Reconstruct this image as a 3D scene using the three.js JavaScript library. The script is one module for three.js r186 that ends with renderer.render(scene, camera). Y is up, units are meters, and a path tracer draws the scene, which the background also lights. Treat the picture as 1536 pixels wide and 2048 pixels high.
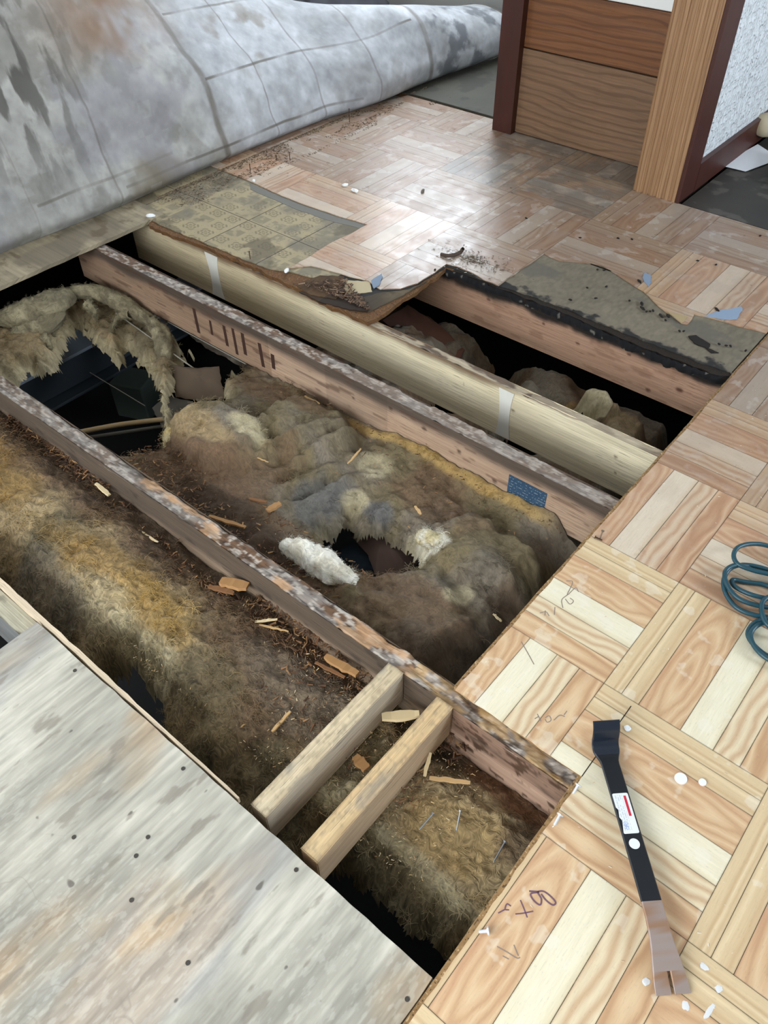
import * as THREE from 'three';
import { RoundedBoxGeometry } from 'three/addons/geometries/RoundedBoxGeometry.js';
import { mergeGeometries } from 'three/addons/utils/BufferGeometryUtils.js';
import { RectAreaLightUniformsLib } from 'three/addons/lights/RectAreaLightUniformsLib.js';

// ---------------------------------------------------------------- camera, light, exposure
const scene = new THREE.Scene();
scene.background = new THREE.Color(0x9fb0c0);
const camera = new THREE.PerspectiveCamera(64.895, 0.75, 0.02, 30);
camera.position.set(0, 1.25, 0);
camera.rotation.set(-0.7952, 0.70213, -0.00986, 'YXZ');
scene.add(camera);
RectAreaLightUniformsLib.init();
const renderer = new THREE.WebGLRenderer({ antialias: true });
renderer.toneMapping = THREE.LinearToneMapping;
renderer.toneMappingExposure = 1.5;
renderer.shadowMap.enabled = true;
// the windows of the room: name, centre, width, height, what they face, light colour, light strength, glow of the pane
const WINDOWS = [
  { c: [-0.7, 1.12, 1.285], w: 2.2, h: 1.2, dir: [0, 0, -1], col: [0.93, 0.975, 1.0], I: 5.6, glow: 2 },
  { c: [-3.69, 1.55, 0.3], w: 1.4, h: 1.0, dir: [1, 0, 0], col: [0.86, 0.94, 1.0], I: 4, glow: 2 },
  { c: [2.385, 1.5, -2.6], w: 1.3, h: 1.2, dir: [-1, 0, 0], col: [0.78, 0.89, 1.0], I: 13, glow: 2 },
  { c: [-2.68, 1.46, -3.985], w: 1.45, h: 1.2, dir: [0, 0, 1], col: [0.84, 0.92, 1.0], I: 0.6, glow: 9 },
];

// ---------------------------------------------------------------- helpers
const used = {};
function numbered(n) { const k = used[n] = (used[n] || 0) + 1; return k === 1 ? n : `${n}_${String(k - 1).padStart(3, '0')}`; }
function tag(o, label, category, group) { o.userData.label = label; o.userData.category = category; if (group) o.userData.group = group; return o; }
function mesh(name, geo, mat, parent = scene) {
  const m = new THREE.Mesh(geo, mat); m.name = parent === scene ? numbered(name) : name; m.castShadow = m.receiveShadow = true; parent.add(m); return m;
}
function group(name, x = 0, y = 0, z = 0, parent = scene) {
  const g = new THREE.Group(); g.name = parent === scene ? numbered(name) : name; g.position.set(x, y, z); parent.add(g); return g;
}
function struct(o) { o.userData.kind = 'structure'; return o; }
function rng(seed) { let a = seed >>> 0; return () => { a = (a + 0x6D2B79F5) | 0; let t = Math.imul(a ^ (a >>> 15), 1 | a); t = (t + Math.imul(t ^ (t >>> 7), 61 | t)) ^ t; return ((t ^ (t >>> 14)) >>> 0) / 4294967296; }; }
const clamp = (x, a = 0, b = 1) => x < a ? a : x > b ? b : x;
const lerp = (a, b, t) => a + (b - a) * t;
const ss = (a, b, x) => { const t = clamp((x - a) / (b - a)); return t * t * (3 - 2 * t); };
const mix3 = (a, b, t) => [a[0] + (b[0] - a[0]) * t, a[1] + (b[1] - a[1]) * t, a[2] + (b[2] - a[2]) * t];
const mul3 = (a, k) => [a[0] * k, a[1] * k, a[2] * k];
const lin = c => c.map(v => { v = clamp(v / 255); return v <= 0.04045 ? v / 12.92 : Math.pow((v + 0.055) / 1.055, 2.4); });
function h2(x, y, s) { let n = Math.imul(x, 374761393) + Math.imul(y, 668265263) + Math.imul(s, 1274126177); n = Math.imul(n ^ (n >>> 13), 1274126177); n ^= n >>> 16; return (n >>> 0) / 4294967296; }
function vn(x, y, s = 0) {
  const xi = Math.floor(x), yi = Math.floor(y); let fx = x - xi, fy = y - yi; fx = fx * fx * (3 - 2 * fx); fy = fy * fy * (3 - 2 * fy);
  const a = h2(xi, yi, s), b = h2(xi + 1, yi, s), c = h2(xi, yi + 1, s), d = h2(xi + 1, yi + 1, s);
  return a + (b - a) * fx + (c - a) * fy + (a - b - c + d) * fx * fy;
}
function fbm(x, y, o = 4, s = 0) { let v = 0, a = 0.5, n = 0; for (let i = 0; i < o; i++) { v += a * vn(x, y, s + i * 17); n += a; a *= 0.5; x = x * 2.03 + 11.3; y = y * 2.03 + 5.7; } return v / n; }
function ridge(x, y, o = 3, s = 0) { let v = 0, a = 0.5, n = 0; for (let i = 0; i < o; i++) { v += a * (1 - Math.abs(2 * vn(x, y, s + i * 13) - 1)); n += a; a *= 0.5; x = x * 2.1 + 3.1; y = y * 2.1 + 7.7; } return v / n; }
// a colour map (sRGB 0..255) worked out pixel by pixel; fn gets u, v in 0..1
function ctex(w, h, fn, { srgb = true, wrap = true } = {}) {
  const d = new Uint8Array(w * h * 4);
  for (let j = 0; j < h; j++) for (let i = 0; i < w; i++) {
    const c = fn((i + 0.5) / w, (j + 0.5) / h), k = (j * w + i) * 4;
    if (typeof c === 'number') { d[k] = d[k + 1] = d[k + 2] = clamp(c) * 255; } else { d[k] = clamp(c[0], 0, 255); d[k + 1] = clamp(c[1], 0, 255); d[k + 2] = clamp(c[2], 0, 255); }
    d[k + 3] = 255;
  }
  const t = new THREE.DataTexture(d, w, h); t.magFilter = t.minFilter = THREE.LinearFilter; t.wrapS = t.wrapT = wrap ? THREE.RepeatWrapping : THREE.ClampToEdgeWrapping;
  if (srgb) t.colorSpace = THREE.SRGBColorSpace; t.needsUpdate = true; return t;
}
const std = o => new THREE.MeshStandardMaterial({ roughness: 0.8, side: THREE.DoubleSide, ...o });
const flat = (hex, rough = 0.8, extra = {}) => std({ color: hex, roughness: rough, ...extra });
function geom(pos, nor, uv, idx, col) {
  const g = new THREE.BufferGeometry();
  g.setAttribute('position', new THREE.Float32BufferAttribute(pos, 3));
  if (uv) g.setAttribute('uv', new THREE.Float32BufferAttribute(uv, 2));
  if (col) g.setAttribute('color', new THREE.Float32BufferAttribute(col, 3));
  if (idx) g.setIndex(idx);
  if (nor) g.setAttribute('normal', new THREE.Float32BufferAttribute(nor, 3)); else g.computeVertexNormals();
  return g;
}
// an upright prism over a polygon of [x, z] points, from y0 to y1
function prism(poly, y0, y1, uvf = (x, y, z) => [x, z]) {
  let a = 0; for (let i = 0; i < poly.length; i++) { const p = poly[i], q = poly[(i + 1) % poly.length]; a += p[0] * -q[1] - q[0] * -p[1]; }
  if (a < 0) poly = poly.slice().reverse();
  const tri = THREE.ShapeUtils.triangulateShape(poly.map(p => new THREE.Vector2(p[0], -p[1])), []);
  const P = [], U = []; const put = (p, y) => { P.push(p[0], y, p[1]); U.push(...uvf(p[0], y, p[1])); };
  for (const [i, j, k] of tri) { put(poly[i], y1); put(poly[j], y1); put(poly[k], y1); put(poly[k], y0); put(poly[j], y0); put(poly[i], y0); }
  for (let i = 0; i < poly.length; i++) { const p = poly[i], q = poly[(i + 1) % poly.length]; put(p, y0); put(q, y0); put(q, y1); put(p, y0); put(q, y1); put(p, y1); }
  return geom(P, null, U);
}
function clipRect(poly, x0, x1, z0, z1) {
  const planes = [[0, 1, x0], [0, -1, -x1], [1, 1, z0], [1, -1, -z1]];
  for (const [ax, s, lim] of planes) {
    const out = []; const f = p => s * p[ax] - lim;
    for (let i = 0; i < poly.length; i++) {
      const p = poly[i], q = poly[(i + 1) % poly.length], a = f(p), b = f(q);
      if (a >= 0) out.push(p);
      if ((a >= 0) !== (b >= 0)) { const t = a / (a - b); out.push([p[0] + (q[0] - p[0]) * t, p[1] + (q[1] - p[1]) * t]); }
    }
    poly = out; if (poly.length < 3) return [];
  }
  return poly;
}
const area = poly => { let a = 0; for (let i = 0; i < poly.length; i++) { const p = poly[i], q = poly[(i + 1) % poly.length]; a += p[0] * q[1] - q[0] * p[1]; } return Math.abs(a) / 2; };
function insidePoly(poly, x, z) { let c = false; for (let i = 0, j = poly.length - 1; i < poly.length; j = i++) { const [xi, zi] = poly[i], [xj, zj] = poly[j]; if ((zi > z) !== (zj > z) && x < (xj - xi) * (z - zi) / (zj - zi) + xi) c = !c; } return c; }
function sdPoly(poly, x, z) {            // positive outside
  let d = 1e9; for (let i = 0, j = poly.length - 1; i < poly.length; j = i++) {
    const [ax, az] = poly[j], [bx, bz] = poly[i]; const ex = bx - ax, ez = bz - az, t = clamp(((x - ax) * ex + (z - az) * ez) / (ex * ex + ez * ez + 1e-12));
    const dx = x - ax - ex * t, dz = z - az - ez * t; d = Math.min(d, dx * dx + dz * dz);
  } return Math.sqrt(d) * (insidePoly(poly, x, z) ? -1 : 1);
}
// a ragged version of a polygon: every edge is cut into short pieces that are pushed about
function ragged(poly, step, amp, seed, closed = true) {
  const r = rng(seed), out = []; const n = poly.length;
  for (let i = 0; i < (closed ? n : n - 1); i++) {
    const p = poly[i], q = poly[(i + 1) % n]; const L = Math.hypot(q[0] - p[0], q[1] - p[1]), k = Math.max(1, Math.round(L / step));
    for (let j = 0; j < k; j++) { const t = j / k, a = amp * (j === 0 ? 0.3 : 1); out.push([lerp(p[0], q[0], t) + (r() - 0.5) * a, lerp(p[1], q[1], t) + (r() - 0.5) * a]); }
  }
  if (!closed) out.push(poly[n - 1]);
  return out;
}
// a board with a fine skin: lengths along x, y, z; disp pushes the skin along its normal, col gives linear rgb
function board(x0, x1, y0, y1, z0, z1, { dx = 0.006, dy = 0.008, dz = 0.006, disp = () => 0, col = () => [0.5, 0.5, 0.5], uvs = 1 } = {}) {
  const P = [], I = [], C = [], U = [];
  const nx = Math.max(1, Math.round((x1 - x0) / dx)), ny = Math.max(1, Math.round((y1 - y0) / dy)), nz = Math.max(1, Math.round((z1 - z0) / dz));
  const face = (na, nb, f, flip) => {
    const base = P.length / 3;
    for (let j = 0; j <= nb; j++) for (let i = 0; i <= na; i++) {
      const [x, y, z, n, side] = f(i / na, j / nb);
      const ex = (i === 0 || i === na) ? 1 : 0, ez = (j === 0 || j === nb) ? 1 : 0, d = disp(x, y, z, side, ex + ez);
      P.push(x + n[0] * d, y + n[1] * d, z + n[2] * d); C.push(...col(x, y, z, side)); U.push(...(side === 'e' ? [z * uvs, y * uvs] : side === 't' ? [x * uvs, z * uvs] : [x * uvs, y * uvs]));
    }
    for (let j = 0; j < nb; j++) for (let i = 0; i < na; i++) { const a = base + j * (na + 1) + i, b = a + 1, c = a + na + 1, d = c + 1; flip ? I.push(a, c, b, b, c, d) : I.push(a, b, c, b, d, c); }
  };
  face(nx, nz, (u, v) => [lerp(x0, x1, u), y1, lerp(z0, z1, v), [0, 1, 0], 't'], true);
  face(nx, ny, (u, v) => [lerp(x0, x1, u), lerp(y0, y1, v), z1, [0, 0, 1], 'f'], false);
  face(nx, ny, (u, v) => [lerp(x0, x1, u), lerp(y0, y1, v), z0, [0, 0, -1], 'b'], true);
  face(1, 1, (u, v) => [lerp(x0, x1, u), y0, lerp(z0, z1, v), [0, -1, 0], 't'], false);
  face(nz, ny, (u, v) => [x0, lerp(y0, y1, v), lerp(z0, z1, u), [-1, 0, 0], 'e'], false);
  face(nz, ny, (u, v) => [x1, lerp(y0, y1, v), lerp(z0, z1, u), [1, 0, 0], 'e'], true);
  return geom(P, null, U, I, C);
}
function box(cx, cy, cz, w, h, d, r = 0.003) { const g = new RoundedBoxGeometry(w, h, d, 2, r); g.translate(cx, cy, cz); return g; }
function tube(pts, r, seg = 40, rad = 8, closed = false) { return new THREE.TubeGeometry(new THREE.CatmullRomCurve3(pts.map(p => new THREE.Vector3(...p)), closed, 'centripetal'), seg, r, rad, closed); }
// ---------------------------------------------------------------- textures
// one printed parquet tile: u runs along the strips, v across them
const STRIPS = [0, 0.115, 0.225, 0.485, 0.68, 0.835, 1];
function tilePrint(seed, dust, hue) {
  const apex = 0.35 + 0.3 * h2(seed, 1, 5);
  return ctex(768, 768, (u, v) => {
    let k = 0; while (v > STRIPS[k + 1]) k++;
    const a = STRIPS[k], b = STRIPS[k + 1], w = (v - a) / (b - a);
    const wob = (fbm(u * 3.1 + k * 9, v * 4, 3, seed) - 0.5), fine = fbm(u * 14, v * 190, 2, seed + 3), pore = vn(u * 40, v * 420, seed + 8);
    let c;
    const line = (p, s) => Math.exp(-Math.pow((w + wob * 0.22 - p) / s, 2));
    if (k === 0) { c = [214, 190, 154]; c = mix3(c, [190, 156, 118], 0.6 * line(0.55, 0.09) + 0.4 * line(0.85, 0.06)); c = mix3(c, [228, 208, 176], 0.6 * line(0.68, 0.06)); }
    else if (k === 1) { c = [211, 186, 150]; c = mix3(c, [228, 208, 174], 0.7 * line(0.2, 0.12)); c = mix3(c, [194, 158, 120], 0.45 * line(0.75, 0.12)); }
    else if (k === 2) {
      const q = Math.sqrt(Math.pow((w - 0.5 + wob * 0.3) * 2.0, 2) + Math.pow((u - apex) * (u > apex ? 1.5 : 1.1), 2) + 0.01);
      const ring = 0.5 + 0.5 * Math.sin(q * 19 + wob * 4 + seed); const r2 = Math.pow(ring, 4);
      c = mix3([204, 163, 127], [216, 184, 148], fbm(u * 3, v * 9, 3, seed + 21)); c = mix3(c, [186, 142, 106], 0.5 * r2); c = mix3(c, [226, 204, 170], 0.45 * Math.pow(1 - ring, 6));
      c = mix3(c, [194, 144, 110], 0.7 * ss(0.28, 0.05, w) * fbm(u * 4, 3, 2, seed + 5));
    } else if (k === 3) { c = mix3([232, 227, 210], [224, 216, 194], fbm(u * 5, v * 40, 3, seed + 4)); c = mix3(c, [206, 184, 146], 0.5 * line(1.02, 0.14)); }
    else if (k === 4) { const t = 0.5 + 0.5 * Math.sin((w + wob * 0.7) * 15 + u * 1.3); c = mix3([208, 180, 148], [222, 206, 178], t); c = mix3(c, [190, 152, 120], 0.4 * Math.pow(1 - t, 4)); }
    else { const q = Math.pow((w - 0.45 + wob * 0.4) * 1.8, 2) + Math.abs(u - 1 + apex) * 0.8; const ring = 0.5 + 0.5 * Math.sin(q * 8 + seed * 2); c = mix3([210, 174, 138], [192, 150, 114], Math.pow(ring, 2)); c = mix3(c, [226, 204, 170], 0.5 * Math.pow(1 - ring, 5)); }
    c = mul3(c, 0.975 + 0.05 * fine); c = mul3(c, pore > 0.86 ? 0.955 : 1);
    c = mul3(c, 1 - 0.20 * (Math.exp(-Math.pow((v - a) / 0.0045, 2)) + Math.exp(-Math.pow((b - v) / 0.0045, 2))) * (0.55 + 0.45 * fbm(u * 6, k, 2, seed)));
    const e = Math.min(u, 1 - u); c = mul3(c, 1 - 0.16 * Math.exp(-Math.pow(e / 0.005, 2)));
    { const g = (c[0] + c[1] + c[2]) / 3; c = mix3(c, [g, g, g], 0.12 + 0.12 * dust); } c = [c[0] * hue[0], c[1] * hue[1], c[2] * hue[2]];
    if (dust > 0) {   // dried scuffs and grey dirt with ragged outlines
      const g = ss(0.42, 0.66, fbm(u * 4.2, v * 4.2, 5, seed + 31)), s = ss(0.6, 0.72, fbm(u * 9 + 40, v * 13, 4, seed + 51));
      c = mix3(c, [148, 132, 122], dust * (0.16 + 0.40 * g)); c = mix3(c, [200, 197, 194], dust * 0.42 * s);
      const sp = vn(u * 120, v * 120, seed + 71); if (sp > 0.93) c = mix3(c, [110, 100, 90], 0.5 * dust);
    } else { const s = ss(0.68, 0.74, fbm(u * 7 + 3, v * 7, 4, seed + 51)); c = mix3(c, [232, 226, 214], 0.35 * s); }
    return c;
  }, { wrap: false });
}
const rough1 = ctex(512, 512, (u, v) => 0.42 + 0.45 * fbm(u * 9, v * 9, 5, 77), { srgb: false });
const M = {};
M.tileClean = [0, 1, 2].map(i => std({ map: tilePrint(11 + i * 7, 0, [1, 0.985, 0.94]), roughness: 0.62 }));
M.tileWorn = [0, 1, 2].map(i => std({ map: tilePrint(41 + i * 5, 0.42, [0.86, 0.79, 0.75]), roughness: 0.5, roughnessMap: rough1 }));
M.tileLight = [0, 1, 2].map(i => std({ map: tilePrint(91 + i * 9, 0.22, [0.95, 0.90, 0.87]), roughness: 0.55, roughnessMap: rough1 }));
M.tileGrimy = [0, 1].map(i => { const t = tilePrint(131 + i * 9, 0.8, [0.74, 0.70, 0.68]), d = t.image.data; for (let j = 0; j < 768; j++) for (let q = 0; q < 768; q++) { const k = (j * 768 + q) * 4, g = 0.5 * ss(0.38, 0.62, fbm(q / 150 + i * 7, j / 150, 5, 135)); const m = [96, 93, 88]; for (let c = 0; c < 3; c++) d[k + c] = d[k + c] * (1 - g) + m[c] * g; } return std({ map: t, roughness: 0.55, roughnessMap: rough1 }); });
M.tileDusty = [0, 1, 2].map(i => std({ map: tilePrint(71 + i * 3, 0.8, [0.72, 0.66, 0.63]), roughness: 0.55, roughnessMap: rough1, bumpMap: rough1, bumpScale: 0.0016 }));
// loose plywood sheet: grain along v
const plyTex = ctex(1400, 1600, (u, v) => {
  const x = u * 1.0, z = v * 1.2; const st = fbm(x * 60, z * 5, 4, 5), st2 = fbm(x * 150, z * 9, 3, 6), big = fbm(x * 4.5, z * 2.2, 5, 9), big2 = fbm(x * 6 + 20, z * 2.6, 5, 19), sp = fbm(x * 26, z * 13, 4, 29);
  let c = mix3([172, 168, 156], [150, 146, 135], ss(0.35, 0.65, big));
  c = mix3(c, [172, 146, 116], 0.75 * ss(0.52, 0.72, big2)); c = mix3(c, [142, 141, 140], 0.5 * ss(0.52, 0.7, fbm(x * 9 + 7, z * 3.4, 5, 39)));
  c = mul3(c, 0.78 + 0.22 * st + 0.22 * st2); { const f = fbm(x * 260, z * 30, 2, 43); c = mul3(c, 0.94 + 0.12 * f); c = mul3(c, 0.84 + 0.32 * fbm(x * 17, z * 8, 5, 45)); } c = mix3(c, [206, 204, 194], 0.24 * ss(0.52, 0.70, fbm(x * 190, z * 70 + 3, 5, 49)) * ss(0.4, 0.6, fbm(x * 5, z * 3, 3, 47)));
  c = mix3(c, [118, 110, 100], 0.5 * ss(0.64, 0.76, fbm(x * 50, z * 16, 5, 29))); const dot = vn(x * 46, z * 40, 59); c = mix3(c, [84, 78, 72], 0.7 * ss(0.955, 0.985, dot));
  const cr = Math.abs(fbm(x * 5 + z * 2, z * 9, 4, 69) - 0.5); c = mix3(c, [130, 122, 112], 0.35 * ss(0.006, 0.0, cr) * ss(0.5, 0.6, big));
  return c;
}, { wrap: false });
M.ply = std({ map: plyTex, roughness: 0.9 });
// grey-brown wood grain (multiplied with vertex colour): grain along u, one repeat is 0.5 m by 0.12 m
const grainTex = ctex(1024, 512, (u, v) => {
  const per = (x, y, sx, sy, o, s) => { const b = u; return fbm(x * sx, y * sy, o, s) * (1 - b) + fbm((x - 1) * sx, y * sy, o, s) * b; };
  const g = per(u, v, 4, 46, 4, 101), f = per(u, v, 14, 150, 2, 111), k = per(u, v, 3, 9, 3, 121); let t = 0.74 + 0.26 * g + 0.12 * (f - 0.5); t *= 0.93 + 0.14 * k;
  const dk = ss(0.72, 0.8, per(u, v, 9, 70, 3, 131)); t *= 1 - 0.28 * dk; return clamp(t) * 255 > 0 ? [t * 255, t * 252, t * 247] : [0, 0, 0];
});
grainTex.repeat.set(2, 8);
M.wood = std({ vertexColors: true, map: grainTex, roughness: 0.88, bumpMap: grainTex, bumpScale: 0.0012 });
M.plain = std({ vertexColors: true, roughness: 0.97 });
// matted fibre: fine curled strands, one repeat is 0.14 m
const fibreTex = ctex(1024, 1024, (u, v) => { const f = (x, y) => { const a = fbm(x * 7, y * 7, 3, 141) * 6.28 * 2, wx = x + 0.03 * Math.cos(a), wy = y + 0.03 * Math.sin(a); return 0.5 * ridge(wx * 46, wy * 46, 3, 143) + 0.5 * ridge(wx * 20 + 5, wy * 60, 2, 147); }; const bl = (g) => { const k = ss(0.85, 1, u), l = ss(0.85, 1, v); return (g(u, v) * (1 - k) + g(u - 1, v) * k) * (1 - l) + (g(u, v - 1) * (1 - k) + g(u - 1, v - 1) * k) * l; }; const t = bl(f); const k = clamp(0.50 + 0.62 * (t - 0.30)); return [k * 255, k * 253, k * 248]; });
M.fibre = std({ vertexColors: true, roughness: 1, map: fibreTex, bumpMap: fibreTex, bumpScale: 0.0026 });
const feltTex = ctex(1024, 1024, (u, v) => { const d = fibreTex.image.data, k = (Math.min(1023, Math.floor(v * 1024)) * 1024 + Math.min(1023, Math.floor(u * 1024))) * 4; const t = 0.5 * d[k] / 255 + 0.36; const s = vn(u * 300, v * 300, 151) > 0.9 ? 0.06 : 0; return [(t + s) * 255, (t + s) * 253, (t + s) * 249]; });
M.felt = std({ vertexColors: true, roughness: 1, map: feltTex, bumpMap: feltTex, bumpScale: 0.0016 });
// old flooring sheet seen from below: u along z, v up the curve, both in metres from the texture's corner
const SEAMS = [[-1.49, 0.006, 0.55], [-1.985, 0.020, 0.85], [-2.25, 0.005, 0.6], [-2.52, 0.007, 0.5], [-2.80, 0.007, 0.5], [-3.145, 0.020, 0.7], [-1.18, 0.004, 0.3]];
const rollTex = ctex(2000, 900, (u, v) => {
  const z = -0.2 - u * 3.6, s = v * 1.3; const n1 = fbm(z * 3, s * 3.4, 5, 201), n2 = fbm(z * 9, s * 11, 5, 211), n3 = fbm(z * 40, s * 34, 3, 221);
  const far = ss(-1.75, -2.15, z + 0.08 * (fbm(s * 9, 2, 3, 3) - 0.5)); let c = mix3([166, 165, 161], [176, 179, 184], far);
  c = mul3(c, 0.78 + 0.34 * n2 + 0.2 * (n3 - 0.5)); c = mix3(c, [112, 110, 104], 0.5 * (1 - 0.6 * far) * ss(0.5, 0.66, fbm(z * 12 + 3, s * 12, 6, 207))); c = mix3(c, [108, 99, 84], (1 - far) * 0.75 * ss(0.5, 0.68, n1)); c = mix3(c, [140, 138, 150], (1 - far) * 0.4 * ss(0.52, 0.66, fbm(z * 4 + 9, s * 4, 4, 231)));
  // blocks where the tile adhesive came away
  const bx = Math.floor(z / 0.052 + 0.35 * vn(s * 20, 1, 5)), bs = Math.floor(s / 0.05), bv = h2(bx, bs, 241); if (bv > 0.80) c = mix3(c, [164, 164, 160], (1 - far) * 0.32 * ss(0.35, 0.6, fbm(z * 30, s * 30, 4, 243)));
  // black mould scraped off in short strokes at the near end, speckle at the far end
  const m = ss(0.52, 0.66, fbm(z * 26, s * 7, 5, 251)) * Math.exp(-Math.pow((z + 1.28) / 0.22, 2)) * Math.exp(-Math.pow((s - 0.5) / 0.3, 2)); c = mix3(c, [72, 70, 66], 0.85 * m);
  const mf = ss(0.5, 0.72, fbm(z * 14, s * 14, 5, 261)) * ss(-3.1, -3.25, z); c = mix3(c, [92, 95, 100], 0.75 * mf);
  c = mix3(c, [88, 74, 54], 0.55 * ss(0.5, 0.68, fbm(z * 8 + 4, s * 8, 5, 271)) * Math.exp(-Math.pow((z + 2.32) / 0.2, 2)) * Math.exp(-Math.pow((s - 0.42) / 0.14, 2)));
  c = mix3(c, [112, 80, 56], 0.9 * ss(0.40, 0.6, fbm(z * 4, s * 4, 4, 281)) * Math.exp(-Math.pow((z + 1.72) / 0.2, 2)) * ss(0.36, 0.56, s)); c = mix3(c, [140, 112, 78], 0.75 * ss(0.45, 0.6, fbm(z * 4 + 2, s * 4, 3, 287)) * Math.exp(-Math.pow((z + 1.15) / 0.25, 2)) * ss(0.55, 0.75, s));
  for (const [zs, w, k] of SEAMS) { const d = Math.abs(z - zs + 0.03 * (fbm(s * 7, zs, 3, 291) - 0.5)); c = mix3(c, [92, 86, 78], k * (0.35 + 0.65 * fbm(s * 26, z * 60, 4, 295)) * ss(w, w * 0.25, d)); }
  for (const [s0, z0, z1, k] of [[0.075, -1.52, -2.7, 0.7], [0.30, -2.0, -3.1, 0.7], [0.12, -1.2, -1.75, 0.5], [0.56, -2.0, -2.6, 0.5], [0.66, -1.55, -2.1, 0.5]]) { const d = Math.abs(s - s0 + 0.01 * (fbm(z * 5, s0 * 9, 3, 297) - 0.5)); if (z < z0 && z > z1) c = mix3(c, [84, 78, 70], k * (0.35 + 0.65 * ss(0.35, 0.6, fbm(z * 8, 3, 3, 299))) * ss(0.007, 0.002, d)); }
  return c;
}, { wrap: false });
M.roll = std({ map: rollTex, roughness: 0.75 });
// the old patterned sheet floor under the tiles: squares with a small rosette print, worn
const oldTex = ctex(1024, 1024, (u, v) => {
  const x = u * 0.6, z = v * 0.6, cx = x / 0.075, cz = z / 0.06; const i = Math.floor(cx), j = Math.floor(cz), fx = cx - i, fz = cz - j; const kind = h2(i, j, 301);
  let c = mix3([166, 152, 122], [150, 136, 108], fbm(x * 14, z * 14, 4, 303)); const e = Math.min(fx, 1 - fx, fz, 1 - fz);
  const ros = Math.sin(Math.hypot(fx - 0.5, fz - 0.5) * 30) * Math.cos(Math.atan2(fz - 0.5, fx - 0.5) * 4);
  if (e < 0.10) c = mix3(c, [164, 150, 114], 0.5 * ss(0.3, 0.6, fbm(x * 40, z * 40, 3, 304))); else if (kind > 0.45) c = mix3(c, [100, 92, 68], 0.55 * ss(-0.2, 0.35, ros)); else c = mix3(c, [112, 108, 88], 0.55 * ss(0.35, 0.62, fbm(x * 60, z * 60, 3, 305)));
  c = mix3(c, [112, 106, 92], 0.7 * ss(0.50, 0.66, fbm(x * 6, z * 6, 5, 307))); c = mix3(c, [84, 76, 60], 0.6 * ss(0.58, 0.7, fbm(x * 11 + 5, z * 9, 5, 309)));
  if (Math.abs(x - 0.235) < 0.0018 || Math.abs(z - 0.24) < 0.0018 || Math.abs(x - 0.47) < 0.0018) c = mix3(c, [52, 46, 36], 0.8);
  return c;
});
M.oldfloor = std({ map: oldTex, roughness: 0.8 });
const stripTex = ctex(512, 1024, (u, v) => { const n = fbm(u * 4, v * 14, 5, 311), st = fbm(u * 60, v * 8, 3, 315); let c = mix3([158, 146, 122], [122, 112, 94], ss(0.35, 0.62, n)); c = mul3(c, 0.85 + 0.25 * st); c = mix3(c, [92, 78, 58], 0.6 * ss(0.58, 0.7, fbm(u * 9, v * 22, 5, 317))); return c; });
stripTex.repeat.set(2, 0.6);
M.leftstrip = std({ map: stripTex, roughness: 0.85 });
const particle = ctex(512, 512, (u, v) => { const n = fbm(u * 40, v * 40, 3, 321), p = vn(u * 110, v * 70, 325); let c = mix3([166, 134, 92], [128, 98, 64], n); return p > 0.8 ? mul3(c, 0.6) : p < 0.14 ? mix3(c, [214, 190, 150], 0.7) : c; });
particle.repeat.set(4, 4);
M.particleDark = std({ map: particle, color: 0x3a342e, roughness: 0.95 });
M.particleOld = std({ map: particle, color: 0xb09c88, roughness: 0.95 });
M.particle = std({ map: particle, roughness: 0.95 });
const bareTex = ctex(1024, 512, (u, v) => { const x = u * 0.9, z = v * 0.4; let c = mix3([126, 117, 100], [108, 100, 86], fbm(x * 9, z * 9, 5, 331)); c = mul3(c, 0.9 + 0.2 * fbm(x * 120, z * 60, 2, 333)); c = mix3(c, [96, 92, 84], 0.7 * ss(0.55, 0.7, fbm(x * 6, z * 12, 5, 335))); const edge = ss(0.378, 0.395, z + 0.085 * (fbm(x * 22, z * 22, 5, 337) - 0.5)); c = mix3(c, [30, 29, 29], edge * 0.92); c = mix3(c, [104, 104, 102], 0.7 * ss(0.12, 0.03, x) * ss(0.35, 0.6, fbm(x * 20, z * 20, 4, 339))); return c; }, { wrap: false });
M.bare = std({ map: bareTex, roughness: 0.92 });
// reddish oak print: grain along v
function oak(seed, a, b, d) { return ctex(512, 1024, (u, v) => { const w = fbm(u * 2.5, v * 1.6, 4, seed) - 0.5; const q = Math.sin(u * 84 + w * 15 + 2.4 * fbm(u * 11, v * 2, 2, seed + 7)); const t = fbm(u * 150, v * 5, 3, seed + 2), p = vn(u * 260, v * 14, seed + 4); let c = mix3(a, b, fbm(u * 7, v * 2, 3, seed + 5)); c = mix3(c, d, 0.62 * ss(0.35, 0.98, q) * (0.4 + 0.9 * t)); c = mix3(c, d, p > 0.8 ? 0.25 : 0); c = mul3(c, 0.88 + 0.24 * t); return c; }); }
M.oakPost = std({ map: oak(401, [172, 136, 100], [156, 120, 86], [112, 78, 52]), roughness: 0.55 });
M.oakDark = std({ map: oak(411, [128, 84, 50], [116, 73, 42], [84, 50, 28]), roughness: 0.5 });
M.oakGrey = std({ map: oak(421, [134, 104, 78], [122, 92, 68], [92, 66, 46]), roughness: 0.6 });
const trimTex = ctex(128, 512, (u, v) => mul3([66, 30, 22], 0.8 + 0.4 * fbm(u * 40, v * 5, 4, 431)));
M.trim = std({ map: trimTex, roughness: 0.45 });
const plaster = ctex(512, 512, (u, v) => { const wrap = (f) => f(u, v) * (1 - u) + f(u - 1, v) * u; return wrap((x, y) => ss(0.45, 0.75, ridge(x * 22, y * 11, 3, 441))); }, { srgb: false });
plaster.repeat.set(3.2, 3.2);
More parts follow.
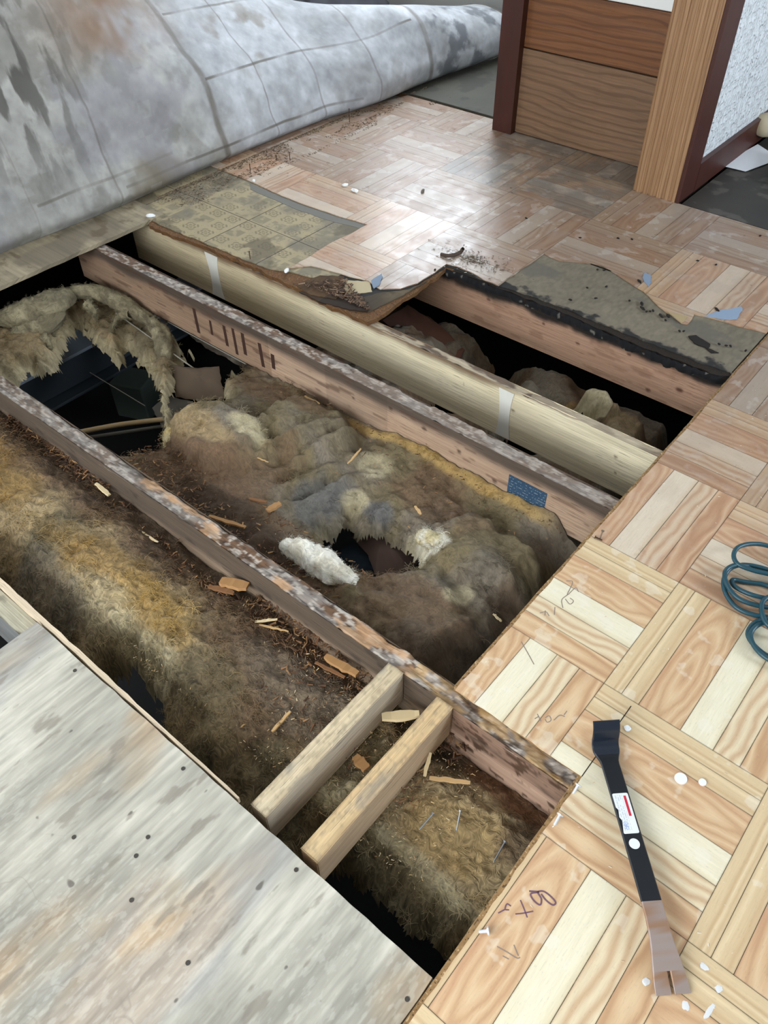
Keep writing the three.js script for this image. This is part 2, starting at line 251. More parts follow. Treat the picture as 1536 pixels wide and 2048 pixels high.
M.wall = std({ color: 0xe2e6ea, roughness: 0.45, bumpMap: plaster, bumpScale: 0.007 });
M.wallSmooth = std({ color: 0xb2b2b0, roughness: 0.8 });
M.hallfloor = std({ map: ctex(512, 512, (u, v) => { let c = mix3([64, 58, 52], [44, 41, 39], fbm(u * 6, v * 6, 5, 451)); c = mix3(c, [96, 92, 86], 0.6 * ss(0.62, 0.72, fbm(u * 12, v * 12, 5, 455))); return c; }), roughness: 0.6 });
M.alcove = std({ map: ctex(512, 512, (u, v) => { let c = mix3([84, 82, 70], [64, 62, 54], fbm(u * 5, v * 5, 5, 461)); c = mix3(c, [56, 54, 48], 0.7 * ss(0.55, 0.7, fbm(u * 9, v * 9, 5, 465))); return c; }), roughness: 0.8 });
// ---------------------------------------------------------------- the room
function wallWithWindow(name, axis, at, thick, a0, a1, y0, y1, win) {      // axis 'x': wall across x at a fixed x; 'z': at a fixed z
  const g = struct(group(name)); const b = (s0, s1, h0, h1) => {
    if (s1 - s0 < 0.01 || h1 - h0 < 0.01) return; const geo = axis === 'x' ? new THREE.BoxGeometry(thick, h1 - h0, s1 - s0) : new THREE.BoxGeometry(s1 - s0, h1 - h0, thick);
    const c = (s0 + s1) / 2; axis === 'x' ? geo.translate(at, (h0 + h1) / 2, c) : geo.translate(c, (h0 + h1) / 2, at); return geo;
  };
  const parts = win ? [b(a0, win[0], y0, y1), b(win[1], a1, y0, y1), b(win[0], win[1], y0, win[2]), b(win[0], win[1], win[3], y1)] : [b(a0, a1, y0, y1)];
  mesh('wall_surface', mergeGeometries(parts.filter(Boolean)), M.wallSmooth, g); return g;
}
const X0 = -3.7, X1 = 2.4, Z0 = -4.0, Z1 = 1.3, YC = 2.35;
const W = WINDOWS; const span = (c, w) => [c - w / 2, c + w / 2];
wallWithWindow('wall_front', 'z', Z1 + 0.05, 0.1, X0 - 0.1, X1 + 0.1, -0.03, YC, [...span(W[0].c[0], W[0].w), ...span(W[0].c[1], W[0].h)]);
wallWithWindow('wall_left', 'x', X0 - 0.05, 0.1, Z0, Z1, -0.03, YC, [...span(W[1].c[2], W[1].w), ...span(W[1].c[1], W[1].h)]);
wallWithWindow('wall_right', 'x', X1 + 0.05, 0.1, Z0, Z1, -0.03, YC, [...span(W[2].c[2], W[2].w), ...span(W[2].c[1], W[2].h)]);
wallWithWindow('wall_back', 'z', Z0 - 0.05, 0.1, X0 - 0.1, X1 + 0.1, -0.03, YC, [...span(W[3].c[0], W[3].w), ...span(W[3].c[1], W[3].h)]);
{ const g = new THREE.BoxGeometry(X1 - X0 + 0.2, 0.1, Z1 - Z0 + 0.2); g.translate((X0 + X1) / 2, YC + 0.05, (Z0 + Z1) / 2); struct(mesh('ceiling', g, M.wallSmooth)); }
W.forEach((w, i) => {
  const g = struct(group(`window_${i + 1}`)); const n = new THREE.Vector3(...w.dir);
  const alongX = Math.abs(w.dir[2]) > 0.5; const out = new THREE.Vector3(...w.c).addScaledVector(n, -0.06);
  const pane = mesh('pane', alongX ? new THREE.BoxGeometry(w.w, w.h, 0.01) : new THREE.BoxGeometry(0.01, w.h, w.w), std({ color: 0x222222, emissive: new THREE.Color(...w.col), emissiveIntensity: w.glow }), g); pane.position.copy(out); pane.castShadow = false;
  const fr = []; const bar = (du, dv, a, b) => { const q = alongX ? new THREE.BoxGeometry(a, b, 0.06) : new THREE.BoxGeometry(0.06, b, a); alongX ? q.translate(du, dv, 0) : q.translate(0, dv, du); fr.push(q); };
  bar(-w.w / 2, 0, 0.05, w.h + 0.05); bar(w.w / 2, 0, 0.05, w.h + 0.05); bar(0, -w.h / 2, w.w, 0.05); bar(0, w.h / 2, w.w, 0.05);
  const f = mesh('window_frame', mergeGeometries(fr), M.wallSmooth, g); f.position.set(...w.c).addScaledVector(n, -0.02);
  const L = new THREE.RectAreaLight(new THREE.Color(...w.col), w.I, w.w * 0.96, w.h * 0.96); L.position.set(...w.c).addScaledVector(n, -0.04); L.lookAt(L.position.x + n.x, L.position.y, L.position.z + n.z); scene.add(L);
});

// partition with the panelled door in it
{
  const zf = -2.92;
  const g = struct(group('door_1'));
  const panel = (y0, y1, z, m, seed) => { const geo = board(-1.757, -1.125, y0, y1, zf - 0.03, z, { dx: 0.02, dy: 0.004, dz: 0.03, disp: (x, y, zz, s) => s === 'f' ? 0.0022 * ridge(x * 1.6, y * 38 + 1.5 * fbm(x * 3, y * 4, 2, seed), 2, seed) : 0, col: () => [1, 1, 1] }); const u = geo.attributes.uv; for (let i = 0; i < u.count; i++) { const x = u.getX(i), y = u.getY(i); u.setXY(i, y * 2.6 + seed * 0.37, (x + 1.76) * 1.5); } return mesh('door_panel', geo, m, g); };
  panel(0.004, 0.306, zf + 0.002, M.oakGrey, 501); panel(0.311, 0.503, zf, M.oakDark, 502);
  mesh('door_rail', box(-1.44, 0.575, zf - 0.022, 0.64, 0.14, 0.045, 0.004), std({ color: 0xeef0ee, roughness: 0.5 }), g);
  mesh('door_rail', box(-1.44, 2.02, zf - 0.022, 0.64, 0.10, 0.045, 0.004), std({ color: 0xeef0ee, roughness: 0.5 }), g);
  mesh('door_panel', box(-1.44, 1.31, zf - 0.034, 0.64, 1.34, 0.02, 0.002), std({ color: 0xe4e6e4, roughness: 0.5 }), g);
}
{ // dark casing left of the door, ribbed board right of it, and the wall of the hall
  const t1 = board(-1.846, -1.757, 0.0, 2.1, -2.99, -2.885, { dx: 0.03, dy: 0.2, dz: 0.03, col: () => [1, 1, 1] }); struct(mesh('trim_1', t1, M.trim));
  const t2 = struct(group('trim_2'));
  const post = board(-1.134, -0.976, 0.0, 2.1, -2.755, -2.728, { dx: 0.0026, dy: 0.02, dz: 0.03, col: () => [1, 1, 1], disp: (x, y, z, s) => s === 'f' ? -0.005 * Math.pow(0.5 + 0.5 * Math.sin((x + 0.004 * (fbm(y * 2.5, x * 20, 2, 505) - 0.5) * 2) * 232), 5) : 0 });
  const u = post.attributes.uv; for (let i = 0; i < u.count; i++) u.setXY(i, (u.getX(i) + 1.134) * 6.3, u.getY(i) * 1.1);
  mesh('board_face', post, M.oakPost, t2); mesh('casing_side', box(-0.969, 1.05, -2.79, 0.014, 2.1, 0.123, 0.002), M.trim, t2); mesh('casing_side', box(-1.128, 1.05, -2.84, 0.014, 2.1, 0.16, 0.002), M.trim, t2);
  const wg = new THREE.BoxGeometry(0.12, YC, 4.0 - 2.845); wg.translate(-1.04, YC / 2, -(4.0 + 2.845) / 2); const pu = wg.attributes.uv; for (let i = 0; i < pu.count; i++) pu.setXY(i, pu.getX(i) * 1.15, pu.getY(i) * 2.35);
  struct(mesh('wall_hall', wg, M.wall));
  struct(mesh('baseboard_hall', (() => { const g = board(-0.982, -0.962, 0, 0.098, -3.98, -2.853, { dx: 0.01, dy: 0.05, dz: 0.3, col: () => [1, 1, 1] }); return g; })(), M.trim));
  const lg = new THREE.BoxGeometry(0.1, YC, 1.02); lg.translate(-1.80, YC / 2, -3.49); struct(mesh('wall_partition', lg, M.wallSmooth));
  const hg = new THREE.BoxGeometry(0.87, 0.3, 0.1); hg.translate(-1.41, YC - 0.14, -2.96); struct(mesh('wall_header', hg, M.wallSmooth));
}
// ground under the house, closed in by a dark skirting
{
  const sk = []; for (const [x, z, w, d] of [[(X0 + X1) / 2, Z1 + 0.05, X1 - X0 + 0.2, 0.1], [(X0 + X1) / 2, Z0 - 0.05, X1 - X0 + 0.2, 0.1], [X0 - 0.05, (Z0 + Z1) / 2, 0.1, Z1 - Z0], [X1 + 0.05, (Z0 + Z1) / 2, 0.1, Z1 - Z0]]) { const q = new THREE.BoxGeometry(w, 0.92, d); q.translate(x, -0.49, z); sk.push(q); }
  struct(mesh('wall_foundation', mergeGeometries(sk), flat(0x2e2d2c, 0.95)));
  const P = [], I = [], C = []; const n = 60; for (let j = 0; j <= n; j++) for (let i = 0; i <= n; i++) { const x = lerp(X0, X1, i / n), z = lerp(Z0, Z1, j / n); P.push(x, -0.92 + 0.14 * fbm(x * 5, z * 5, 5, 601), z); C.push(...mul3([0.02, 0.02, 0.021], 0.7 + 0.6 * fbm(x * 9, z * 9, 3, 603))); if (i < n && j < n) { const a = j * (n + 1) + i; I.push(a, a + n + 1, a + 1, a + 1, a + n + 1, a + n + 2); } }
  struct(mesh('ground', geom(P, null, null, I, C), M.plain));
}

// ---------------------------------------------------------------- floors
const LG = [-0.416, -0.683, -0.158];      // right cut, step along the joist, second cut
const rightPoly = [...ragged([[-0.416, -2.735], [-0.416, -0.683], [-0.158, -0.683], [-0.158, -0.2]], 0.03, 0.0016, 5, false), [-0.158, 1.3], [2.4, 1.3], [2.4, -2.735]];
const fRight = struct(group('floor')), fBack = struct(group('floor')), fLeft = struct(group('floor')), fHall = struct(group('floor'));
{ const q = new THREE.BoxGeometry(0.0016, 0.0006, 0.17); mesh('saw_cut', q, flat(0x2a211a, 1), fRight).position.set(-0.1515, 0.0001, -0.76); }
mesh('subfloor_panel', prism(rightPoly, -0.0185, -0.0032, (x, y, z) => [x + y * 3, z]), M.particle, fRight);
const tileCache = new Map();
const FRACT = STRIPS;
const tilePoly = [...ragged([[-0.409, -2.735], [-0.409, -0.676], [-0.151, -0.676], [-0.151, -0.2]], 0.02, 0.003, 6, false), [-0.152, 1.3], [2.4, 1.3], [2.4, -2.735]];
function layTiles(floor, region, xs, zs, matOf, zStrips, keep = () => true) {
  const stuff = [];
  for (let i = 0; i + 1 < xs.length; i++) for (let j = 0; j + 1 < zs.length; j++) {
    const x0 = xs[i], x1 = xs[i + 1], z0 = zs[j], z1 = zs[j + 1], w = x1 - x0, d = z1 - z0; const alongZ = zStrips(i, j);
    const whole = clipRect(region, x0, x1, z0, z1); if (whole.length < 3 || area(whole) < 2e-4) continue;
    const uvf = alongZ ? (x, y, z) => [1 - z / d, x / w] : (x, y, z) => [1 - x / w, z / d];
    if (!keep(x0, x1, z0, z1)) { const loc = whole.map(p => [p[0] - x0, p[1] - z0]); const g = prism(loc, -0.003, 0, uvf); g.translate(x0, 0, z0); stuff.push(g); continue; }
    const t = group('vinyl_tile', x0, 0, z0, floor); const m = matOf(x0 + w / 2, z0 + d / 2, i, j);
    for (let k = 0; k + 1 < FRACT.length; k++) {
      const gap = 0.0004; let poly = alongZ ? clipRect(whole, x0 + w * FRACT[k] + gap, x0 + w * FRACT[k + 1] - gap, z0 + gap, z1 - gap) : clipRect(whole, x0 + gap, x1 - gap, z0 + d * FRACT[k] + gap, z0 + d * FRACT[k + 1] - gap);
      if (poly.length < 3 || area(poly) < 2e-5) continue;
      const full = poly.length === 4 && area(poly) > 0.9 * w * d * (FRACT[k + 1] - FRACT[k]); const key = [alongZ, k, w.toFixed(3), d.toFixed(3)].join();
      let g = full && tileCache.get(key); if (!g) { g = prism(poly.map(p => [p[0] - x0, p[1] - z0]), -0.003, 0, uvf); if (full) tileCache.set(key, g); }
      mesh('strip', g, m, t);
    }
  }
  if (stuff.length) { const s = mesh('vinyl_tiling', mergeGeometries(stuff), M.tileClean[0], floor); s.userData.kind = 'stuff'; }
}
const xsR = []; for (let k = -1; k <= 8; k++) xsR.push(-0.211 + 0.3015 * k); const zsR = []; for (let k = -7; k <= 7; k++) zsR.push(-0.856 + 0.3025 * k);
layTiles(fRight, tilePoly, xsR, zsR, (x, z, i, j) => (z < -1.7 ? M.tileDusty : z < -1.4 ? M.tileWorn : z < -1.1 ? M.tileLight : M.tileClean)[(i * 7 + j * 3) % 3], (i, j) => (i + j) % 2 === 1, (x0, x1, z0, z1) => x0 < 0.45 - (z0 < -1.2 ? 0.35 : 0) && z0 < 0.0);

// back floor: broken chipboard below, old patterned sheet, printed tiles on top
const backEdge = [[-2.275,-1.477], [-2.153,-1.479], [-2.038,-1.497], [-1.920,-1.499], [-1.811,-1.505], [-1.675,-1.501], [-1.587,-1.497], [-1.466,-1.487], [-1.315,-1.490], [-1.309,-1.539], [-1.313,-1.634], [-1.314,-1.742], [-1.324,-1.877], [-1.285,-1.881], [-1.230,-1.883], [-1.154,-1.880], [-1.078,-1.886], [-0.998,-1.883], [-0.941,-1.887], [-0.874,-1.884], [-0.789,-1.876], [-0.726,-1.873], [-0.649,-1.870], [-0.576,-1.872], [-0.506,-1.873], [-0.440,-1.879], [-0.418, -1.894]];
const backBase = [...ragged(backEdge, 0.018, 0.010, 21, false), [-0.418, -2.735], [-0.97, -2.735], [-0.97, -3.0], [-2.6, -3.0], [-2.6, -1.5], [-2.298, -1.5]];
mesh('subfloor_panel', prism(clipRect(backBase, -3, -1.30, -3.1, -1), -0.0185, -0.0064, (x, y, z) => [x + y * 3, z]), M.particleOld, fBack);
mesh('subfloor_panel', prism(clipRect(backBase, -1.2999, 0, -3.1, -1), -0.0185, -0.0064, (x, y, z) => [x + y * 3, z]), M.particleDark, fBack);
const oldEdge = [[-2.297,-1.501], [-2.181,-1.502], [-2.065,-1.510], [-1.937,-1.515], [-1.825,-1.518], [-1.743,-1.525], [-1.692,-1.550], [-1.613,-1.568], [-1.569,-1.588], [-1.485,-1.585], [-1.354,-1.533], [-1.343,-1.602], [-1.332,-1.705], [-1.328,-1.882], [-1.271,-1.888], [-1.205,-1.887], [-1.132,-1.887], [-1.068,-1.898], [-0.984,-1.901], [-0.919,-1.905], [-0.834,-1.899], [-0.756,-1.900], [-0.662,-1.897], [-0.574,-1.898], [-0.490,-1.898], [-0.411,-1.908]];
const oldPoly = [...ragged(oldEdge, 0.016, 0.006, 31, false), [-0.42, -1.905], [-0.42, -2.73], [-0.98, -2.73], [-0.98, -2.95], [-2.59, -2.95], [-2.59, -1.56]];
const oldL = oldPoly.filter(p => true);
mesh('old_sheet_floor', prism(clipRect(oldL, -3, -1.55, -2.0, -1.3), -0.0063, -0.0036, (x, y, z) => [(x + 2.27) / 0.6, (z + 1.95) / 0.6]), M.oldfloor, fBack);
mesh('adhesive_strip', prism(ragged([[-2.250,-1.917], [-2.124,-1.912], [-1.983,-1.907], [-1.831,-1.916], [-1.695,-1.938], [-1.698,-1.903], [-1.817,-1.881], [-1.972,-1.871], [-2.101,-1.877], [-2.207,-1.881]], 0.03, 0.005, 61), -0.0036, -0.0028), flat(0x6e6c66, 0.85), fBack);
mesh('bare_sheet', prism(clipRect(oldL, -1.5499, 0, -2.95, -1.2), -0.0063, -0.0036, (x, y, z) => [(x + 1.25) / 0.9, (z + 2.3) / 0.4]), M.bare, fBack);
mesh('bare_sheet', prism(clipRect(oldL, -3, -1.5501, -2.95, -2.0001), -0.0063, -0.0036, (x, y, z) => [x, z]), M.bare, fBack);
const vin = [[-2.240,-1.925], [-2.127,-1.914], [-1.986,-1.910], [-1.834,-1.919], [-1.697,-1.935], [-1.698,-1.848], [-1.706,-1.750], [-1.697,-1.638], [-1.697,-1.562], [-1.655,-1.616], [-1.588,-1.631], [-1.516,-1.642], [-1.454,-1.659], [-1.398,-1.644], [-1.353,-1.684], [-1.333,-1.742], [-1.330,-1.821], [-1.334,-1.889], [-1.303,-1.898], [-1.250,-1.898], [-1.189,-1.885], [-1.135,-1.884], [-1.136,-2.002], [-1.134,-2.137], [-1.072,-2.130], [-1.019,-2.161], [-0.954,-2.186], [-0.869,-2.157], [-0.784,-2.129], [-0.686,-2.067], [-0.621,-2.039], [-0.606,-2.045], [-0.614,-2.105], [-0.545,-2.121], [-0.476,-2.129], [-0.419, -2.14]];
const vinPoly = [...ragged(vin, 0.03, 0.006, 41, false), [-0.419, -2.733], [-0.975, -2.733], [-0.975, -2.93], [-1.84, -2.93], [-1.84, -2.98], [-2.36, -2.98], [-2.56, -2.2], [-2.56, -1.93]];
const xsB = [-2.75, -2.43, -2.107, -1.783, -1.467, -1.138, -0.81, -0.48, -0.15], zsB = [-3.06, -2.76, -2.44, -2.122, -1.81, -1.5];
layTiles(fBack, vinPoly, xsB, zsB, (x, z, i, j) => z < -2.44 && x > -1.8 && x < -1.1 ? M.tileGrimy[i % 2] : ((x > -0.85 && z > -2.5) || (x < -1.5 && z > -2.2) ? M.tileWorn : M.tileDusty)[(i * 5 + j * 3) % 3], (i, j) => (i + j) % 2 === 0);

// left strip of floor along the rolled sheet, the floor under the roll and behind the opening, the dark floors beyond
const leftEdge = ragged([[-2.29, -1.56], [-2.296, -1.0], [-2.298, -0.2], [-1.75, -0.2], [-1.75, 0.92], [-1.12, 0.92], [-0.162, 0.92]], 0.05, 0.004, 51, false);
mesh('floor_sheet', prism([...leftEdge, [-0.162, 1.3], [-3.7, 1.3], [-3.7, -4.0], [-2.61, -4.0], [-2.61, -1.56]], -0.0125, -0.0005, (x, y, z) => [z * 1.0 + y * 2, x]), M.leftstrip, fLeft);
mesh('floor_sheet', prism([[-2.6, -3.001], [-1.86, -3.001], [-1.86, -4.0], [-2.6, -4.0]], -0.014, -0.002), M.alcove, fLeft);
mesh('floor_sheet', prism([[-2.328,-3.174], [-1.971,-3.070], [-1.86, -3.0], [-2.36, -3.0]], -0.001, 0.002), M.alcove, fLeft);
mesh('floor_sheet', prism([[-0.955, -2.745], [2.4, -2.745], [2.4, -4.0], [-0.955, -4.0]], -0.02, -0.004), M.hallfloor, fHall);
// ---------------------------------------------------------------- joists, blocks, loose plywood
const ROT = { white: lin([214, 206, 198]), grey: lin([152, 143, 138]), brown: lin([112, 84, 62]), dark: lin([44, 36, 32]), pale: lin([214, 184, 150]) };
function rotTop(x, z, s) {
  const a = fbm(x * 85, z * 150, 4, s), b = fbm(x * 14, z * 40, 3, s + 3), c = fbm(x * 90, z * 150, 3, s + 5); let k = mix3(ROT.grey, ROT.brown, ss(0.42, 0.62, b));
  k = mix3(k, ROT.white, 0.7 * ss(0.52, 0.64, a)); k = mix3(k, ROT.dark, 0.65 * ss(0.56, 0.68, c) * ss(0.40, 0.5, 1 - a)); return k;
}
const rotDisp = (amp, s) => (x, y, z, side, e) => side === 't' && y > -0.1 ? amp * (fbm(x * 30, z * 70, 4, s) - 0.62) * (e ? 1.3 : 1) + (e ? -amp * 0.4 * ss(0.45, 0.7, fbm(x * 14, z, 3, s + 9)) : 0) : (side === 'f' || side === 'b') ? 0.0012 * (fbm(x * 8, y * 60, 3, s + 7) - 0.5) : 0;
function joist(label, x0, x1, y0, y1, z0, z1, o) { const g = group('joist'); tag(g, label, 'joist'); mesh('timber', board(x0, x1, y0, y1, z0, z1, { dx: 0.0036, dy: 0.006, dz: 0.003, ...o }), M.wood, g); return g; }
const knots = (list) => (x, y) => { let k = 0; for (const [kx, ky, r] of list) { const d = Math.hypot((x - kx), (y - ky) * 1.4); k = Math.max(k, ss(r, r * 0.35, d)); } return k; };

// D: near joist with a rotten grey top, half of it under the right-hand floor
joist('long grey-brown joist with a rotten speckled top, nearest the two short blocks', -2.42, 0.6, -0.156, -0.0185, -0.693, -0.651, {
  disp: rotDisp(0.016, 701), col: (x, y, z, s) => {
    if (s === 't') { let c = rotTop(x, z, 703); if (x > -0.5) c = mix3(c, lin([206, 168, 112]), 0.65 * ss(0.42, 0.6, fbm(x * 30, z * 90, 4, 705))); if (x < -1.1) c = mix3(c, lin([150, 146, 142]), 0.35); if (x > -1.36 && x < -0.5) c = mix3(c, lin([212, 170, 130]), 0.75 * ss(0.5, 0.62, fbm(x * 18, z * 44, 4, 707))); return c; }
    const h = (y + 0.156) / 0.1375; let c = mix3(lin([190, 166, 142]), lin([152, 130, 108]), fbm(x * 6, y * 40, 4, 709)); const band = ss(0.30, 0.55, h + 0.30 * (fbm(x * 4, y * 9, 4, 711) - 0.5)) * ss(-0.18, -0.40, x); c = mix3(c, lin([92, 78, 66]), band * 0.9);
    if (x > -0.42) { c = mix3(lin([214, 182, 160]), lin([196, 160, 138]), fbm(x * 9, y * 60, 3, 713)); c = mix3(c, lin([140, 110, 92]), 0.8 * ss(0.56, 0.66, h + 0.14 * fbm(x * 9, y * 20, 3, 715))); c = mix3(c, lin([92, 66, 48]), ss(0.62, 0.7, fbm(x * 40, y * 90, 3, 717))); }
    c = mix3(c, ROT.dark, 0.5 * ss(0.62, 0.72, fbm(x * 16, y * 50, 4, 719))); return c;
  } });
// C: middle joist with a printed stamp on its face
{
  const kk = knots([[-0.94, -0.06, 0.012], [-0.83, -0.075, 0.010], [-1.05, -0.05, 0.010], [-0.72, -0.11, 0.011], [-1.18, -0.08, 0.008]]);
  const g = joist('middle pinkish-brown joist with a mouldy grey top and a dark blue stamp', -2.42, 0.6, -0.157, -0.0185, -1.314, -1.272, {
    disp: rotDisp(0.010, 721), col: (x, y, z, s) => {
      if (s === 't') { let c = rotTop(x, z, 723); return mix3(c, lin([176, 164, 156]), x > -1.2 ? 0.45 : 0.1); }
      const h = (y + 0.157) / 0.139; let c = mix3(lin([212, 184, 160]), lin([190, 158, 134]), fbm(x * 5, y * 36, 4, 725)); if (x > -1.28 && x < -1.06) c = mul3(c, 0.82); if (x < -1.5) c = mix3(c, lin([160, 130, 106]), 0.7);
      c = mix3(c, lin([62, 54, 50]), 0.85 * ss(0.62, 0.86, h + 0.22 * (fbm(x * 7, y * 12, 4, 727) - 0.5)) * ss(0.2, 0.5, fbm(x * 2.1, 3, 2, 728) + 0.15)); c = mix3(c, lin([70, 44, 30]), 0.85 * kk(x, y)); c = mix3(c, lin([96, 64, 46]), 0.6 * ss(0.66, 0.72, fbm(x * 10, y * 90, 3, 729))); return c;
    } });
  const stampTex = ctex(256, 160, (u, v) => { let k = vn(u * 60, v * 30, 731) > 0.45 || vn(u * 26, v * 9, 732) > 0.62; const row = (v * 7) % 1; const c = [38, 66, 92]; return (row < 0.22 && vn(u * 34, Math.floor(v * 7), 733) > 0.55) ? [128, 140, 146] : k ? c : [52, 82, 106]; });
  const st = new THREE.BoxGeometry(0.105, 0.062, 0.0008); st.translate(0, 0, 0); const sm = mesh('ink_stamp', st, std({ map: stampTex, roughness: 0.8 }), g); const a = [-0.629,-0.095,-1.272]; sm.position.set(a[0], a[1], -1.2713); sm.userData.label = 'dark blue printed stamp';
  const marks = []; const r = rng(735); for (const [px, len] of [[415, 0.085], [432, 0.05], [448, 0.07], [458, 0.09], [468, 0.075], [486, 0.08], [498, 0.05]]) { const q = new THREE.BoxGeometry(0.006 + 0.008 * r(), len, 0.0006); q.rotateZ((r() - 0.5) * 0.15); const x = -1.82 + (px - 415) * 0.0040; q.translate(x, -0.095 + (r() - 0.5) * 0.02, -1.2716); marks.push(q); } const ik = flat(0x3a2118, 0.9); marks.forEach(q => mesh('ink_mark', q, ik, g));
}
// B: newer yellow board close behind the middle joist
{
  const kk = knots([[-0.52, -0.075, 0.008], [-0.51, -0.12, 0.006], [-0.82, -0.08, 0.009], [-0.98, -0.07, 0.006]]);
  const g = joist('clean yellow timber joist with a whitish tape band, under the edge of the patterned floor', -2.42, 0.6, -0.182, -0.0185, -1.526, -1.499, {
    disp: (x, y, z, s, e) => s === 't' && y > -0.1 ? 0.012 * (fbm(x * 24, z * 60, 4, 741) - 0.62) : (s === 'f' && y > -0.05) ? -0.006 * ss(-0.045, -0.02, y) * ss(0.45, 0.7, fbm(x * 9, 2, 3, 742)) : 0, col: (x, y, z, s) => {
      if (s === 't') return mix3(mix3(lin([206, 190, 166]), lin([92, 66, 48]), ss(0.46, 0.58, fbm(x * 16, z * 40, 4, 743)) * (x < -0.78 ? 1 : 0.45)), lin([160, 150, 138]), 0.3);
      let c = mix3(lin([252, 244, 218]), lin([242, 230, 196]), fbm(x * 3, y * 22, 4, 745)); if (x < -1.35) c = mix3(c, lin([216, 200, 166]), ss(-1.3, -1.8, x) * 0.75); c = mix3(c, lin([120, 96, 62]), 0.8 * kk(x, y));
      c = mix3(c, lin([110, 74, 44]), 0.85 * ss(-0.040 + 0.03 * (fbm(x * 14, 1, 3, 747) - 0.6), -0.022, y) * ss(-0.7, -0.95, x)); return c;
    } });
  const tapeTex = ctex(128, 128, (u, v) => mix3([226, 226, 218], [212, 212, 204], fbm(u * 6, v * 6, 4, 751)));
  const band = (x, w, lab) => { const s = new THREE.Shape(); const hw = w / 2; s.moveTo(-hw, -0.075); s.bezierCurveTo(-hw * 0.5, -0.03, -hw * 0.8, 0.03, -hw * 1.15, 0.078); s.lineTo(hw * 0.95, 0.078); s.bezierCurveTo(hw * 0.5, 0.03, hw * 0.7, -0.03, hw * 1.1, -0.075); const q = new THREE.ExtrudeGeometry(s, { depth: 0.0008, bevelEnabled: false, curveSegments: 10 }); const m = mesh('paint_band', q, std({ map: tapeTex, roughness: 0.7 }), g); m.position.set(x, -0.105, -1.4985); m.userData.label = lab; };
  const a = [-0.843,-0.098,-1.499]; band(a[0], 0.045, 'whitish band across the yellow timber'); const b = [-1.990,-0.046,-1.499]; band(b[0], 0.060, 'pale grey-green band across the yellow timber');
}
// A: joist under the back floor, black mould above it
{
  const kk = knots([[-0.535, -0.115, 0.016], [-0.86, -0.10, 0.010], [-0.98, -0.08, 0.008], [-1.18, -0.075, 0.010], [-0.70, -0.07, 0.009], [-0.62, -0.155, 0.012]]);
  joist('reddish-brown joist below the bare black-edged floor at the back', -2.42, 0.6, -0.178, -0.022, -1.95, -1.908, { disp: (x, y, z, s) => s === 'f' ? 0.001 * fbm(x * 8, y * 60, 3, 753) : 0, col: (x, y, z, s) => {
    let c = mix3(lin([206, 168, 144]), lin([184, 146, 122]), fbm(x * 5, y * 40, 4, 755)); c = mix3(c, lin([96, 56, 40]), 0.9 * kk(x, y)); c = mix3(c, lin([130, 88, 66]), 0.4 * ss(0.60, 0.70, fbm(x * 14, y * 80, 4, 757)));
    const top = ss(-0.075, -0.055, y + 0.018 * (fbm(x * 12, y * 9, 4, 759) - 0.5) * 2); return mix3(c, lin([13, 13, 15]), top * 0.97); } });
}
// black mould crust hanging under the broken edge of the back floor
{
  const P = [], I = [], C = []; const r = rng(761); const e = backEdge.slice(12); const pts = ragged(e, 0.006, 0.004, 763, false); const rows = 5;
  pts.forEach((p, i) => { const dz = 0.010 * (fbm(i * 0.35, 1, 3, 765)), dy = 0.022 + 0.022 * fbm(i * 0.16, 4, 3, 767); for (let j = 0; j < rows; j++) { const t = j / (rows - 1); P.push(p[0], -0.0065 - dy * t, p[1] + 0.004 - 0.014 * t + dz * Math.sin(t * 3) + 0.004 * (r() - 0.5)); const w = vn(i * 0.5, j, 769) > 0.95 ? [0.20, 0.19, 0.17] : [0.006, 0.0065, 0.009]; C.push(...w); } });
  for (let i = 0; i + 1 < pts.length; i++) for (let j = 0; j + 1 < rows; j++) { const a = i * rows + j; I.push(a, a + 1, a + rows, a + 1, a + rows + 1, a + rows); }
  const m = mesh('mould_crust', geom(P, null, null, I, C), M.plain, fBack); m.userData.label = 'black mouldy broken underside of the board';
}
// E: joist carrying the edge of the loose plywood
joist('pale joist under the long edge of the loose plywood sheet', -2.42, 0.6, -0.156, -0.0185, -0.2875, -0.249, { disp: (x, y, z, s) => s === 't' && y > -0.1 ? 0.003 * (fbm(x * 30, z * 60, 3, 771) - 1.0) : 0, col: (x, y, z, s) => s === 't' ? mix3(mix3(lin([206, 204, 186]), lin([176, 170, 150]), fbm(x * 20, z * 50, 4, 773)), lin([120, 116, 108]), 0.6 * ss(0.6, 0.7, fbm(x * 26, z * 40, 3, 775))) : s === 'f' ? mix3(lin([150, 156, 160]), lin([126, 126, 126]), fbm(x * 7, y * 40, 3, 777)) : mix3(lin([150, 126, 98]), lin([110, 92, 72]), fbm(x * 7, y * 40, 3, 779)) });
{ const g = scene.children[scene.children.length - 1]; const q = prism(ragged([[-2.3, -0.303], [-1.3, -0.3015], [-0.56, -0.2925], [-0.56, -0.2885], [-2.3, -0.2885]], 0.03, 0.0022, 781), -0.0186, -0.0035, (x, y, z) => [x * 2, z * 2]); const m = mesh('edge_strip', q, std({ map: grainTex, color: 0xe8d6bc, roughness: 0.9 }), g); m.userData.label = 'pale split strip of old board left along the joist'; }
